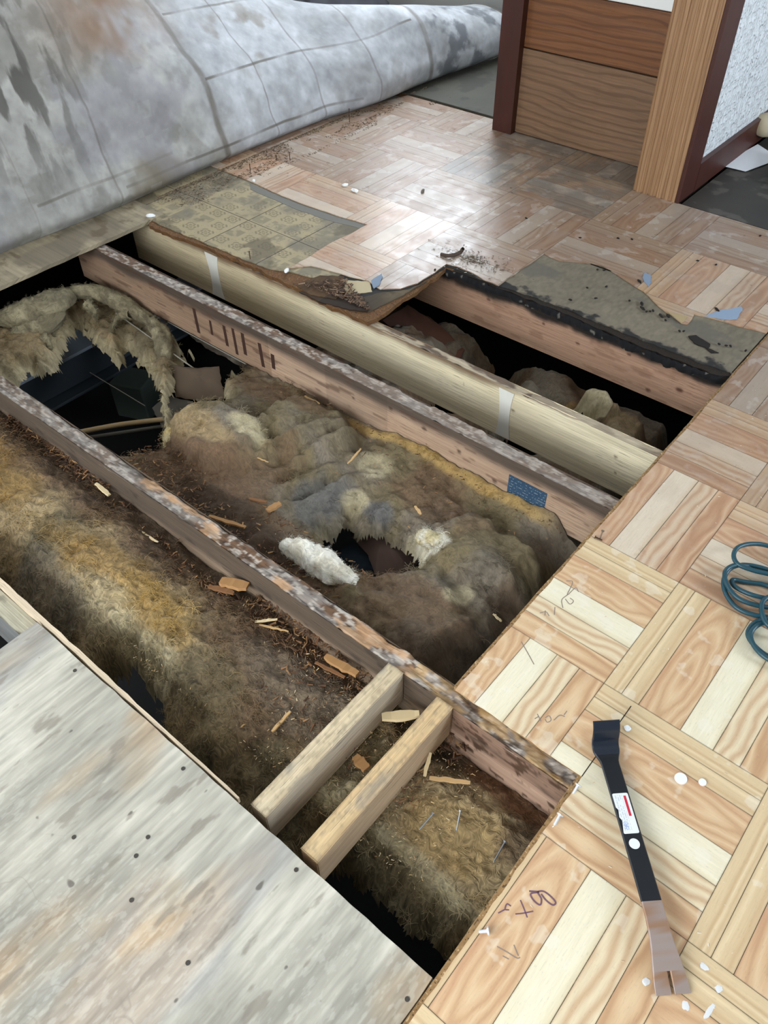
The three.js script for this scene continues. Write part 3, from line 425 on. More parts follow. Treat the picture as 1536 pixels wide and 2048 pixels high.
// two short blocks set between the joists
function block(label, x0, x1, tone, seed, tilt) {
  const g = group('blocking'); tag(g, label, 'block');
  const m = mesh('timber', board(-0.176, 0.176, -0.045, 0.045, -0.018, 0.018, { dx: 0.004, dy: 0.004, dz: 0.003, disp: (x, y, z, s, e) => (s === 't' ? 0.003 * (fbm(x * 40, z * 90, 3, seed) - 0.5) : 0.0012 * (fbm(x * 30, y * 60, 3, seed + 1) - 0.5)) - (e ? 0.0016 : 0), col: (x, y, z, s) => {
    let c = s === 't' ? mix3(tone[0], tone[1], fbm(x * 16, z * 50, 4, seed + 2)) : mix3(tone[2], mul3(tone[2], 0.85), fbm(x * 8, y * 60, 4, seed + 3)); if (s === 't') { c = mix3(c, lin([162, 148, 124]), 0.45 * ss(0.55, 0.68, fbm(x * 110, z * 150, 3, seed + 4))); c = mix3(c, lin([128, 132, 134]), 0.45 * ss(0.55, 0.7, fbm(x * 12, z * 30, 3, seed + 5))); } return c; } }), M.wood, g);
  m.rotation.y = Math.PI / 2; g.position.set((x0 + x1) / 2, -0.0555, -0.474); g.rotation.x = tilt; return g;
}
block('left short weathered timber block bridging the gap beside the plywood sheet', -0.545, -0.503, [lin([232, 218, 190]), lin([212, 192, 158]), lin([222, 208, 188])], 801, 0.0);
block('right short yellowish timber block bridging the gap beside the plywood sheet', -0.428, -0.395, [lin([232, 206, 162]), lin([216, 182, 136]), lin([226, 196, 162])], 811, 0.0);
// the loose plywood sheet
{
  const g = group('plywood_sheet'); tag(g, 'large weathered grey plywood sheet lying over the near end of the opening', 'plywood');
  const poly = [...ragged([[-1.117, 0.916], [-1.117, -0.284], [-0.1605, -0.284], [-0.1605, 0.916]], 0.03, 0.0022, 821, false)];
  mesh('veneer', prism(poly, -0.0045, 0.0, (x, y, z) => [(x + 1.13) / 1.0, (z + 0.29) / 1.21]), M.ply, g);
  const inner = poly.map(([x, z]) => [x, z]); mesh('core', prism(inner, -0.0175, -0.0046, (x, y, z) => [x * 3, z * 3 + y * 40]), std({ map: grainTex, color: 0xe2c8a4, roughness: 0.9 }), g);
  const r = rng(823), screws = []; for (const [px, py] of [[580, 1738], [358, 1790], [140, 1340], [352, 1538], [263, 1800], [380, 1838], [140, 1345], [300, 1705]]) screws.push([px, py]);
  [[-0.408,-0.268], [-0.667,-0.266], [-0.968,-0.265], [-0.565,-0.081], [-0.436,-0.079], [-0.171,-0.241], [-0.710,-0.082], [-0.612,-0.126], [-0.621,-0.156]].forEach(([x, z]) => { const q = new THREE.CylinderGeometry(0.0035, 0.0035, 0.0012, 10); const m = mesh('nail_head', q, flat(0x4a4540, 0.6, { metalness: 0.5 }), g); m.position.set(x, 0.0003, z); });
}
// ---------------------------------------------------------------- insulation
const Y = { ochre: lin([146, 116, 62]), yellow: lin([170, 138, 74]), tan: lin([160, 138, 98]), cream: lin([194, 182, 146]), white: lin([212, 208, 194]), brown: lin([106, 82, 58]), dark: lin([68, 52, 38]), grey: lin([116, 106, 92]), blue: lin([96, 98, 102]), olive: lin([112, 99, 70]), rust: lin([118, 82, 52]) };
// a quilt of fibre: hf(x, z) height, holes = ragged polygons where it is torn away, cf(x, z) colour
function quilt(name, label, x0, x1, z0, z1, step, hf, cf, { holes = [], rim = 0.05, drop = 0.07, thick = true, seed = 1, fibres = 0, fibreLen = 0.02, amp = 0.008, skin = M.felt, tone = 2.15 }) {
  const g = group(name, (x0 + x1) / 2, -0.2, (z0 + z1) / 2); tag(g, label, 'insulation'); const ox = (x0 + x1) / 2, oz = (z0 + z1) / 2;
  const nx = Math.round((x1 - x0) / step), nz = Math.round((z1 - z0) / step); const P = [], C = [], I = [], U = [], D = new Float32Array((nx + 1) * (nz + 1));
  const yf = (x, z, d) => { let y = hf(x, z) + amp * 2 * (ridge(x * 22, z * 26, 3, seed) - 0.5) + amp * 0.9 * (fbm(x * 90, z * 90, 2, seed + 3) - 0.5); if (d < rim) { const t = 1 - Math.max(d, -0.01) / rim; y -= drop * t * t * (0.7 + 0.6 * vn(x * 60, z * 60, seed + 5)); } return y; };
  const sdf = (x, z) => { let d = 1; for (const h of holes) d = Math.min(d, sdPoly(h, x, z)); return d + 0.035 * (fbm(x * 34, z * 34, 4, seed + 9) - 0.5); };
  for (let j = 0; j <= nz; j++) for (let i = 0; i <= nx; i++) { const x = lerp(x0, x1, i / nx), z = lerp(z0, z1, j / nz), d = holes.length ? sdf(x, z) : 1; D[j * (nx + 1) + i] = d; P.push(x - ox, yf(x, z, d) + 0.2, z - oz); { let c = cf(x, z, d); const g = (c[0] + c[1] + c[2]) / 3; c = mix3(c, [g, g, g], 0.16); C.push(...mul3(c, tone)); }; U.push(x / 0.25, z / 0.25); }
  for (let j = 0; j < nz; j++) for (let i = 0; i < nx; i++) { const a = j * (nx + 1) + i, b = a + 1, c = a + nx + 1, e = c + 1; if (Math.max(D[a], D[b], D[c], D[e]) < 0) continue; I.push(a, c, b, b, c, e); }
  mesh('fibre_quilt', geom(P, null, U, I, C), skin, g);
  if (fibres) {   // curled loose fibres standing off the surface
    const fg = fibreGeo(); const im = new THREE.InstancedMesh(fg, std({ roughness: 1 }), fibres); im.name = 'loose_fibres'; im.userData.kind = 'stuff'; im.castShadow = im.receiveShadow = true; const r = rng(seed + 77), m4 = new THREE.Matrix4(), q = new THREE.Quaternion(), e = new THREE.Euler(), col = new THREE.Color(); let k = 0;
    for (let n = 0; n < fibres * 6 && k < fibres; n++) { const x = lerp(x0, x1, r()), z = lerp(z0, z1, r()), d = holes.length ? sdf(x, z) : 1; if (d < 0.002) continue; if (d > 0.05 && fbm(x * 9, z * 9, 3, seed + 31) < 0.5) continue; const s = fibreLen * (0.5 + r()); e.set((r() - 0.5) * 0.9, r() * 6.28, (r() - 0.5) * 0.9); q.setFromEuler(e); m4.compose(new THREE.Vector3(x - ox, yf(x, z, d) + 0.2 + 0.0005, z - oz), q, new THREE.Vector3(s, s * (0.6 + r()), s)); im.setMatrixAt(k, m4); const c = mul3(cf(x, z, d), 0.95 + 0.45 * r()); col.setRGB(...c); im.setColorAt(k, col); k++; }
    im.count = k; g.add(im);
  }
  return g;
}
let _fg; function fibreGeo() { if (_fg) return _fg; const a = []; const r = rng(901); for (let s = 0; s < 5; s++) { const pts = []; let x = (r() - 0.5) * 0.9, y = 0, z = (r() - 0.5) * 0.9, an = r() * 6.28; for (let i = 0; i < 5; i++) { pts.push(new THREE.Vector3(x, y, z)); x += Math.cos(an) * 0.28; z += Math.sin(an) * 0.28; y += 0.13 * (i < 2 ? 1 : -0.7) * r(); an += (r() - 0.5) * 1.8; } a.push(new THREE.TubeGeometry(new THREE.CatmullRomCurve3(pts), 5, 0.018, 3)); } return (_fg = mergeGeometries(a)); }
const blob = (x, z, cx, cz, rx, rz, s = 0) => { const d = Math.hypot((x - cx) / rx, (z - cz) / rz) + 0.7 * (fbm(x * 16, z * 16, 4, 950 + s) - 0.5); return ss(1.15, 0.65, d); };

// front bay, between the near joist and the plywood
{
  const hole = [[-0.458,-0.359], [-0.408,-0.382], [-0.360,-0.380], [-0.293,-0.378], [-0.231,-0.379], [-0.152,-0.367], [-0.14, -0.25], [-0.5, -0.25]];
  const hole2 = [[-1.040,-0.367], [-1.025,-0.391], [-0.969,-0.395], [-0.903,-0.365], [-0.86, -0.29], [-1.06, -0.29]];
  const hf = (x, z) => {
    const t = (z + 0.651) / 0.354; let y = lerp(-0.088, -0.128, ss(-1.5, -0.3, x)); y += 0.028 * Math.sin(Math.PI * clamp(t * 1.05)) - 0.02 * ss(0.25, 0.0, t);
    y -= 0.10 * ss(0.66, 1.0, t + 0.2 * (fbm(x * 7, z * 5, 3, 911) - 0.5)); y -= 0.05 * ss(-0.52, -0.40, x) * ss(-0.18, -0.34, x) * ss(0.3, 0.9, t);
    y += 0.030 * (fbm(x * 8, z * 9, 4, 913) - 0.5) + 0.012 * (ridge(x * 15 + z * 6, z * 18, 2, 915) - 0.5) * ss(0.3, 0.6, t); const under = Math.max(ss(0.05, 0.03, Math.abs(x + 0.524)), ss(0.045, 0.026, Math.abs(x + 0.4115))); return lerp(y, Math.min(y, -0.119), under);
  };
  const cf = (x, z) => {
    const t = (z + 0.651) / 0.354, n = fbm(x * 11, z * 14, 5, 921), f = fbm(x * 90, z * 120, 3, 923); let c = mix3(Y.olive, Y.tan, ss(0.35, 0.6, n));
    c = mix3(c, Y.ochre, blob(x, z, -1.62, -0.50, 0.16, 0.10, 1)); c = mix3(c, Y.ochre, 0.9 * blob(x, z, -1.17, -0.48, 0.22, 0.06, 2)); c = mix3(c, Y.yellow, 0.65 * blob(x, z, -1.02, -0.47, 0.14, 0.06, 3));
    c = mix3(c, Y.cream, 0.75 * blob(x, z, -0.98, -0.405, 0.10, 0.04, 4)); c = mix3(c, Y.cream, 0.4 * blob(x, z, -1.13, -0.42, 0.12, 0.05, 5)); c = mix3(c, Y.grey, 0.6 * blob(x, z, -1.28, -0.37, 0.14, 0.06, 6));
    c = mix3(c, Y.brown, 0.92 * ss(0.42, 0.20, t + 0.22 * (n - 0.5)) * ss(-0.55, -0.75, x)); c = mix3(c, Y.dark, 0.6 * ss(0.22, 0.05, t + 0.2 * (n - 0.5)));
    c = mix3(c, Y.brown, 0.85 * blob(x, z, -0.72, -0.52, 0.22, 0.14, 7)); c = mix3(c, Y.grey, 0.45 * blob(x, z, -0.66, -0.54, 0.16, 0.08, 8)); c = mix3(c, Y.olive, 0.7 * blob(x, z, -0.82, -0.43, 0.1, 0.07, 9));
    c = mix3(c, Y.cream, 0.85 * blob(x, z, -0.475, -0.43, 0.045, 0.035, 10)); c = mix3(c, Y.tan, 0.95 * blob(x, z, -0.29, -0.48, 0.16, 0.14, 11)); c = mix3(c, Y.yellow, 0.45 * blob(x, z, -0.28, -0.50, 0.1, 0.07, 12)); c = mix3(c, Y.rust, 0.8 * blob(x, z, -0.22, -0.64, 0.14, 0.04, 13)); c = mix3(c, Y.cream, 0.75 * blob(x, z, -0.30, -0.41, 0.13, 0.04, 14)); c = mix3(c, Y.brown, 0.6 * blob(x, z, -0.18, -0.56, 0.05, 0.06, 15));
    return mul3(c, 0.85 + 0.3 * f);
  };
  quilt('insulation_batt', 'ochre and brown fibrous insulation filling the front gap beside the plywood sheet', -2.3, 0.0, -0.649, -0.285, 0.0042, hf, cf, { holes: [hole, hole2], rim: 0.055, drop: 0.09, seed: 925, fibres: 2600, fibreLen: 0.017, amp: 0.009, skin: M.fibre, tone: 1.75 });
}
// wide middle bay with the two torn holes
const bigHole = [[-2.146,-0.777], [-2.165,-0.857], [-2.113,-0.913], [-2.229,-1.020], [-2.302,-1.146], [-2.187,-1.111], [-2.053,-1.109], [-2.097,-1.177], [-1.924,-1.143], [-1.786,-1.071], [-1.670,-0.995], [-1.552,-0.920], [-1.488,-0.852], [-1.542,-0.790], [-1.62, -0.69], [-2.2, -0.69]];
const sideGap = [[-1.935,-1.272], [-1.778,-1.276], [-1.610,-1.270], [-1.610,-1.225], [-1.633,-1.186], [-1.526,-1.113], [-1.515,-1.057], [-1.517,-1.015], [-1.547,-1.019], [-1.564,-0.937], [-1.722,-1.044], [-1.776,-1.128]];
const midHole = (l => { const c = [0, 1].map(k => l.reduce((s, p) => s + p[k], 0) / l.length); return l.map(p => [c[0] + (p[0] - c[0]) * 1.18, c[1] + (p[1] - c[1]) * 1.22]); })([[-0.949,-0.974], [-0.938,-0.992], [-0.899,-0.981], [-0.850,-1.008], [-0.781,-1.010], [-0.744,-0.993], [-0.741,-0.963], [-0.775,-0.904], [-0.832,-0.888], [-0.895,-0.876], [-0.952,-0.924], [-0.933,-0.936]]);
{
  const hf = (x, z) => {
    const t = (z + 1.272) / 0.579; let y = -0.150 + 0.03 * ss(0.1, 0.5, t); 
    y += 0.05 * blob(x, z, -1.36, -0.96, 0.16, 0.10, 21) + 0.05 * blob(x, z, -1.22, -1.14, 0.14, 0.12, 22); y += 0.012 * Math.sin(x * 95 + z * 22 + 5 * fbm(x * 6, z * 5, 2, 931)) * blob(x, z, -1.12, -1.06, 0.13, 0.16, 23);
    y -= 0.025 * blob(x, z, -0.85, -0.95, 0.24, 0.17, 24); y += 0.026 * blob(x, z, -0.66, -0.83, 0.17, 0.10, 25); y += 0.03 * blob(x, z, -0.62, -1.08, 0.16, 0.10, 26);
    y -= 0.12 * ss(-0.55, -0.42, x + 0.1 * (fbm(x * 8, z * 8, 3, 933) - 0.5)); y -= 0.05 * ss(-1.55, -1.9, x); y += 0.045 * (fbm(x * 6, z * 6, 4, 935) - 0.5) + 0.012 * (ridge(x * 13, z * 13, 2, 937) - 0.5); y -= 0.02 * ss(0.8, 1, t); y += 0.03 * ss(0.12, 0.0, t) * ss(-1.2, -0.9, x) ; return y;
  };
  const cf = (x, z, d) => {
    const n = fbm(x * 9, z * 9, 5, 941), f = fbm(x * 80, z * 80, 3, 943); let c = mix3(Y.grey, Y.olive, ss(0.3, 0.6, n)); c = mix3(c, Y.brown, 0.8 * ss(0.42, 0.62, fbm(x * 6 + 4, z * 6, 4, 945)));
    c = mix3(c, Y.brown, 0.95 * blob(x, z, -1.35, -0.86, 0.2, 0.09, 31)); c = mix3(c, Y.tan, 0.7 * blob(x, z, -1.42, -0.93, 0.12, 0.05, 32)); c = mix3(c, Y.cream, 0.7 * blob(x, z, -1.30, -1.0, 0.06, 0.035, 33)); c = mix3(c, Y.dark, 0.6 * blob(x, z, -1.4, -1.08, 0.07, 0.05, 49)); c = mix3(c, Y.dark, 0.85 * blob(x, z, -1.12, -0.78, 0.24, 0.055, 34)); c = mix3(c, Y.brown, 0.8 * blob(x, z, -1.36, -1.2, 0.18, 0.05, 35));
    c = mix3(c, Y.yellow, 0.9 * ss(0.020, 0.006, Math.abs(z + 1.252 + 0.012 * (n - 0.5))) * ss(-1.22, -1.14, x) * ss(-0.5, -0.62, x)); c = mix3(c, Y.olive, 0.6 * blob(x, z, -1.1, -1.16, 0.1, 0.07, 36));
    c = mix3(c, Y.blue, 0.7 * blob(x, z, -1.03, -0.97, 0.07, 0.09, 37)); c = mix3(c, Y.blue, 0.75 * blob(x, z, -0.90, -1.04, 0.05, 0.035, 38)); c = mix3(c, Y.white, 0.95 * blob(x, z, -0.715, -1.02, 0.05, 0.035, 39)); c = mix3(c, Y.cream, 0.6 * blob(x, z, -0.58, -0.93, 0.03, 0.05, 40)); c = mix3(c, Y.cream, 0.5 * blob(x, z, -1.0, -1.16, 0.05, 0.05, 41)); c = mix3(c, Y.cream, 0.5 * blob(x, z, -0.96, -1.03, 0.035, 0.03, 42));
    if (x < -1.5) { c = mix3(c, mix3(Y.olive, Y.tan, ss(0.35, 0.7, n)), 0.75 * ss(-1.5, -1.62, x)); }
    if (d < 0.03) c = mix3(c, Y.cream, 0.6 * ss(0.03, 0.0, d) * (x < -1.15 || x > -0.8 ? 1 : 0.2)); return mul3(c, 0.85 + 0.3 * f);
  };
  quilt('insulation_batt', 'grey-brown sagging insulation with two torn holes between the two rotten-topped joists', -2.35, -0.2, -1.268, -0.697, 0.0045, hf, cf, { holes: [bigHole, sideGap, midHole], rim: 0.05, drop: 0.06, seed: 947, fibres: 2200, fibreLen: 0.015, amp: 0.006 });
}
// gap between the middle joist and the yellow one: a little dirty fill deep down
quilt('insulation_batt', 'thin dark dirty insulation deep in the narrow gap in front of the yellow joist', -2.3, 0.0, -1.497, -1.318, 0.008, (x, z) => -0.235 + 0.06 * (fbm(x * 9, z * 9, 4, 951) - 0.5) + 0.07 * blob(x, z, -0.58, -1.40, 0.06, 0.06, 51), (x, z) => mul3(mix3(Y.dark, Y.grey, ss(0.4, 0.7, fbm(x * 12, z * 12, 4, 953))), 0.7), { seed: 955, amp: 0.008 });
// back bay
{
  const hole = [[-1.173,-1.872], [-1.111,-1.922], [-1.014,-1.860], [-0.954,-1.713], [-1.12, -1.57], [-1.2, -1.57]], hole2 = [[-0.866,-1.754], [-0.756,-1.753], [-0.689,-1.750], [-0.82, -1.54], [-0.98, -1.54]];
  quilt('insulation_batt', 'dim lumpy grey and yellowish insulation behind the yellow joist at the back', -1.6, 0.1, -1.903, -1.53, 0.006, (x, z) => -0.235 + 0.07 * (fbm(x * 8, z * 8, 4, 961) - 0.5) + 0.085 * blob(x, z, -0.71, -1.77, 0.07, 0.06, 61) + 0.07 * blob(x, z, -0.60, -1.74, 0.06, 0.07, 62) + 0.06 * blob(x, z, -1.32, -1.70, 0.12, 0.1, 63) + 0.04 * blob(x, z, -0.98, -1.74, 0.14, 0.08, 68) - 0.2 * ss(-0.55, -0.47, x), (x, z) => {
    const n = fbm(x * 12, z * 12, 4, 963); let c = mix3(Y.brown, Y.grey, ss(0.35, 0.65, n)); c = mix3(c, Y.cream, 0.8 * blob(x, z, -0.73, -1.77, 0.07, 0.05, 64)); c = mix3(c, Y.yellow, 0.5 * blob(x, z, -0.78, -1.79, 0.03, 0.03, 65)); c = mix3(c, Y.tan, 0.5 * blob(x, z, -0.6, -1.72, 0.06, 0.07, 66)); c = mix3(c, Y.rust, 0.4 * blob(x, z, -1.35, -1.62, 0.1, 0.06, 67)); return mul3(c, 0.75 + 0.4 * n); }, { holes: [hole, hole2], rim: 0.06, drop: 0.08, seed: 965, fibres: 0, amp: 0.006 });
}
// hanging ragged tufts round the far-left hole and the loose white rolls of wadding
function tuft(name, label, pts, rad, cols, seed, parent = scene, cat = 'insulation', grp, rough = 0.5) {   // lumpy fibre body along a spine
  const c0 = pts[Math.floor(pts.length / 2)]; const g = parent === scene ? group(name, ...c0) : parent; if (parent === scene) tag(g, label, cat, grp);
  const curve = new THREE.CatmullRomCurve3(pts.map(p => new THREE.Vector3(p[0] - c0[0], p[1] - c0[1], p[2] - c0[2]))); const seg = 44, rs = 26; const geo = new THREE.TubeGeometry(curve, seg, 1, rs); const p = geo.attributes.position, C = []; const v = new THREE.Vector3(), c = new THREE.Vector3();
  for (let i = 0; i <= seg; i++) { curve.getPointAt(i / seg, c); const t = i / seg; for (let j = 0; j <= rs; j++) { const k = i * (rs + 1) + j, jj = j % rs; v.fromBufferAttribute(p, k).sub(c); const R0 = rad(t) * (0.95 - rough * 0.45 + rough * 1.3 * (fbm(i * 0.16 + seed, jj < rs / 2 ? jj * 0.28 : (rs - jj) * 0.28, 4, seed) - 0.1) * 0.8 + 0.16 * (vn(i * 0.9, jj * 1.3, seed + 2) - 0.5)); v.multiplyScalar(R0).add(c); p.setXYZ(k, v.x, v.y, v.z); C.push(...mul3(mix3(cols[0], cols[1], ss(0.35, 0.65, fbm(i * 0.2, jj * 0.3, 4, seed + 4))), 1.7 + 0.4 * vn(i * 0.8, jj * 1.1, seed + 6))); } }
  geo.setAttribute('color', new THREE.Float32BufferAttribute(C, 3)); { const u = geo.attributes.uv, Lc = curve.getLength(); for (let i = 0; i < u.count; i++) u.setXY(i, u.getX(i) * Lc / 0.25, u.getY(i) * 0.6); } geo.computeVertexNormals(); mesh('wadding', geo, M.felt, g);
  const n = 420, im = new THREE.InstancedMesh(fibreGeo(), std({ roughness: 1 }), n), r = rng(seed + 9), m4 = new THREE.Matrix4(), q = new THREE.Quaternion(), col = new THREE.Color(); im.name = 'loose_fibres'; im.userData.kind = 'stuff'; for (let i = 0; i < n; i++) { const k = Math.floor(r() * p.count); q.setFromEuler(new THREE.Euler((r() - 0.5) * 2, r() * 6.3, (r() - 0.5) * 2)); const s = 0.004 + 0.007 * r(); m4.compose(v.fromBufferAttribute(p, k).clone(), q, new THREE.Vector3(s, s, s)); im.setMatrixAt(i, m4); col.setRGB(...mul3([C[k * 3], C[k * 3 + 1], C[k * 3 + 2]], 0.45 + 0.15 * r())); im.setColorAt(i, col); } im.castShadow = im.receiveShadow = true; g.add(im); return g;
}
const bulge = (a, b = 0.35) => t => a * Math.pow(Math.sin(Math.PI * clamp(0.06 + t * 0.88)), b);
tuft('wadding_roll', 'white roll of clean loose wadding lying left of the small torn hole', [[-0.973,-0.125,-0.800], [-0.918,-0.105,-0.802], [-0.868,-0.105,-0.804], [-0.818,-0.115,-0.808], [-0.774,-0.130,-0.817]], bulge(0.036), [lin([246, 244, 236]), lin([222, 216, 200])], 971, scene, 'insulation', undefined, 0.75);
tuft('wadding_roll', 'cream torn flap of wadding along the right rim of the small hole', [[-0.768,-0.140,-1.031], [-0.726,-0.130,-1.033], [-0.693,-0.140,-1.040], [-0.697,-0.160,-1.023]], bulge(0.026), [Y.cream, Y.white], 973);
tuft('wadding_roll', 'cream ragged torn lip of insulation rising beside the brown paper scrap', [[-1.469,-0.155,-0.860], [-1.515,-0.140,-0.914], [-1.493,-0.120,-0.982], [-1.447,-0.125,-0.990], [-1.384,-0.130,-0.989]], t => 0.017 * (0.7 + 0.6 * Math.sin(t * 9)), [Y.cream, lin([210, 186, 128])], 975);
const hang = [[[[-2.368,-0.140,-0.922], [-2.312,-0.120,-0.983], [-2.272,-0.110,-1.051], [-2.307,-0.130,-1.144]], 0.045], [[[-2.315,-0.200,-0.901], [-2.292,-0.170,-0.970], [-2.261,-0.150,-1.030], [-2.319,-0.130,-1.095]], 0.042], [[[-2.317,-0.120,-1.135], [-2.257,-0.130,-1.206], [-2.157,-0.140,-1.228], [-2.027,-0.160,-1.241]], 0.030], [[[-2.012,-0.150,-1.233], [-1.945,-0.170,-1.217], [-1.888,-0.200,-1.179], [-1.855,-0.240,-1.141]], 0.030]];
hang.forEach(([pts, r0], i) => tuft('insulation_clump', ['pale green-grey clump of torn insulation at the left edge under the floor strip', 'hanging ragged clump of insulation at the far left over the dark hole', 'fringe of torn insulation along the far side of the big dark hole', 'drooping grey insulation at the right end of the big hole fringe'][i], pts, bulge(r0), [lin([150, 142, 116]), lin([112, 104, 84])], 981 + i * 3));
// teeth of fibre that hang from the clumps
{
  const teeth = [[95, 690, 88, 712], [60, 720, 92, 712], [20, 700, 38, 716], [108, 640, 106, 682], [222, 628, 226, 664], [236, 628, 262, 636], [180, 605, 196, 640]];
  const P3 = [[[-2.233,-0.170,-0.975], [-2.206,-0.200,-0.975], [-2.215,-0.230,-0.960]], [[-2.246,-0.180,-0.919], [-2.221,-0.200,-0.942], [-2.218,-0.230,-0.955]], [[-2.290,-0.180,-0.883], [-2.268,-0.200,-0.889], [-2.278,-0.230,-0.895]], [[-2.266,-0.150,-1.026], [-2.241,-0.180,-1.017], [-2.241,-0.210,-1.003]], [[-2.088,-0.150,-1.216], [-2.136,-0.170,-1.196], [-2.126,-0.200,-1.151]], [[-2.241,-0.140,-1.156], [-2.212,-0.160,-1.160], [-2.208,-0.190,-1.155]]];
  P3.forEach((pts, i) => tuft('insulation_tooth', ['pointed tooth of torn fibre nearest the left edge of the picture but one', 'longest pointed tooth under the left insulation clump', 'small leftmost tooth of fibre at the edge of the picture', 'tooth of fibre hanging beside the dark notch in the fringe', 'pale curled wisp of fibre in the middle of the fringe', 'small tooth just left of the pale curled wisp'][i], pts, t => 0.017 * (1.05 - t), [lin([160, 152, 124]), lin([126, 117, 92])], 1001 + i * 2, scene, 'insulation'));
}
// brown paper facing and scraps seen in the holes
function scrap(name, label, cat, pts, colA, colB, seed, bend = 0.012) {   // pts: outline of [x, y, z]; a curved piece of sheet with thickness
  const c = [0, 1, 2].map(k => pts.reduce((s, p) => s + p[k], 0) / pts.length); const g = group(name, ...c); tag(g, label, cat);
  const fine = []; const r = rng(seed); pts.forEach((p, i) => { const q = pts[(i + 1) % pts.length]; for (let j = 0; j < 5; j++) { const t = j / 5; fine.push([0, 1, 2].map(k => lerp(p[k], q[k], t) - c[k] + (j ? (r() - 0.5) * 0.004 : 0))); } });
  const P = [], C = [], I = []; const rings = 7; for (const top of [0, 1]) { for (let k = 0; k <= rings; k++) fine.forEach((p, i) => { const t = k / rings; P.push(p[0] * t, p[1] * t + bend * (1 - t * t) + 0.006 * (fbm(p[0] * t * 40 + 9, p[2] * t * 40, 3, seed) - 0.5) - (top ? 0 : 0.0015), p[2] * t); C.push(...mix3(colA, colB, fbm(p[0] * t * 22 + 5, p[2] * t * 22, 4, seed + 1))); }); }
  const n = fine.length, off = (rings + 1) * n; for (let k = 0; k < rings; k++) for (let i = 0; i < n; i++) { const a = k * n + i, b = k * n + (i + 1) % n, d = a + n, e = b + n; I.push(a, b, d, b, e, d); I.push(off + a, off + d, off + b, off + b, off + d, off + e); } for (let i = 0; i < n; i++) { const a = rings * n + i, b = rings * n + (i + 1) % n; I.push(a, b, off + a, b, off + b, off + a); }
  mesh('sheet', geom(P, null, null, I, C), M.plain, g); return g;
}
scrap('paper_scrap', 'brown torn backing paper curled over the right side of the big hole', 'paper', [[-1.845,-0.200,-1.151], [-1.732,-0.180,-1.181], [-1.675,-0.170,-1.219], [-1.622,-0.190,-1.178], [-1.587,-0.210,-1.159], [-1.681,-0.250,-1.131], [-1.753,-0.250,-1.097]], lin([98, 82, 66]), lin([78, 64, 52]), 1021, 0.02);
scrap('paper_scrap', 'grey torn backing paper hanging below the curled brown paper', 'paper', [[-1.780,-0.260,-1.025], [-1.775,-0.250,-1.085], [-1.673,-0.250,-1.124], [-1.636,-0.240,-1.157], [-1.610,-0.240,-1.067], [-1.666,-0.250,-1.025], [-1.620,-0.260,-0.962], [-1.705,-0.270,-0.995]], lin([92, 86, 78]), lin([74, 70, 64]), 1023, 0.008);
scrap('backing_sheet', 'dull brown sheet seen at the bottom of the small torn hole', 'paper', [[-0.985,-0.250,-1.029], [-0.952,-0.250,-1.070], [-0.861,-0.250,-1.104], [-0.780,-0.250,-1.070], [-0.764,-0.250,-0.999], [-0.824,-0.250,-0.942], [-0.885,-0.250,-0.983], [-0.953,-0.250,-1.001]], lin([96, 76, 68]), lin([82, 64, 58]), 1025, 0.03);
scrap('paper_scrap', 'reddish-brown backing paper sagging at the back behind the yellow joist', 'paper', [[-1.489,-0.200,-1.762], [-1.462,-0.180,-1.860], [-1.324,-0.200,-1.858], [-1.210,-0.240,-1.843], [-1.200,-0.260,-1.764], [-1.323,-0.240,-1.751]], lin([112, 74, 60]), lin([82, 56, 46]), 1027, 0.012);
scrap('plastic_scrap', 'torn bluish plastic glimpsed in the left of the small hole', 'plastic', [[-0.980,-0.300,-0.966], [-0.982,-0.300,-1.023], [-0.917,-0.300,-1.018], [-0.866,-0.300,-0.991], [-0.897,-0.300,-0.965]], lin([52, 66, 80]), lin([34, 44, 56]), 1029, 0.01);
// things down in the crawl space
{ const g = group('ground_beam', -2.46, -0.40, -1.0); tag(g, 'dark blue-grey beam crossing the crawl space under the big hole', 'beam'); const m = mesh('flange', box(0, 0, 0, 0.13, 0.012, 2.2, 0.003), flat(0xa4b0bc, 0.6), g); const m2 = mesh('web', box(0, -0.08, 0, 0.012, 0.15, 2.2, 0.003), flat(0x4a525a, 0.6), g); const m3 = mesh('flange', box(0, -0.165, 0, 0.11, 0.012, 2.2, 0.003), flat(0x4a525a, 0.6), g); }
{ const a = [-1.909,-0.300,-0.827], b = [-1.706,-0.260,-1.014]; tag(mesh('tan_pipe', tube([a, [(a[0] + b[0]) / 2, -0.275, (a[2] + b[2]) / 2], b], 0.0075, 20, 10), flat(0xb49a72, 0.7)), 'thin tan pipe crossing the lower part of the big hole', 'pipe'); const c = [-1.888,-0.320,-0.845], d = [-1.725,-0.300,-1.020]; tag(mesh('grey_pipe', tube([c, d], 0.0055, 10, 10), flat(0x6e6a60, 0.7)), 'thin grey pipe just under the tan pipe', 'pipe'); }
{ const a = [-2.207,-0.200,-1.232], b = [-1.744,-0.200,-1.187]; tag(mesh('wire_rod', tube([a, b], 0.0022, 8, 8), flat(0xb8b4a8, 0.4, { metalness: 0.3 })), 'thin pale straight rod along the far side of the big hole', 'rod'); const c = [-2.199,-0.350,-1.074], d = [-1.910,-0.350,-1.077]; tag(mesh('wire_rod', tube([c, d], 0.0016, 8, 8), flat(0x8a8880, 0.5)), 'faint thin wire hanging across the middle of the big hole', 'wire'); const e = [-1.980,-0.165,-1.275], f = [-1.616,-0.165,-1.274]; tag(mesh('wire_rod', tube([e, f], 0.0018, 8, 8), flat(0x8d8a80, 0.5)), 'thin straight wire along the foot of the middle joist', 'wire'); }
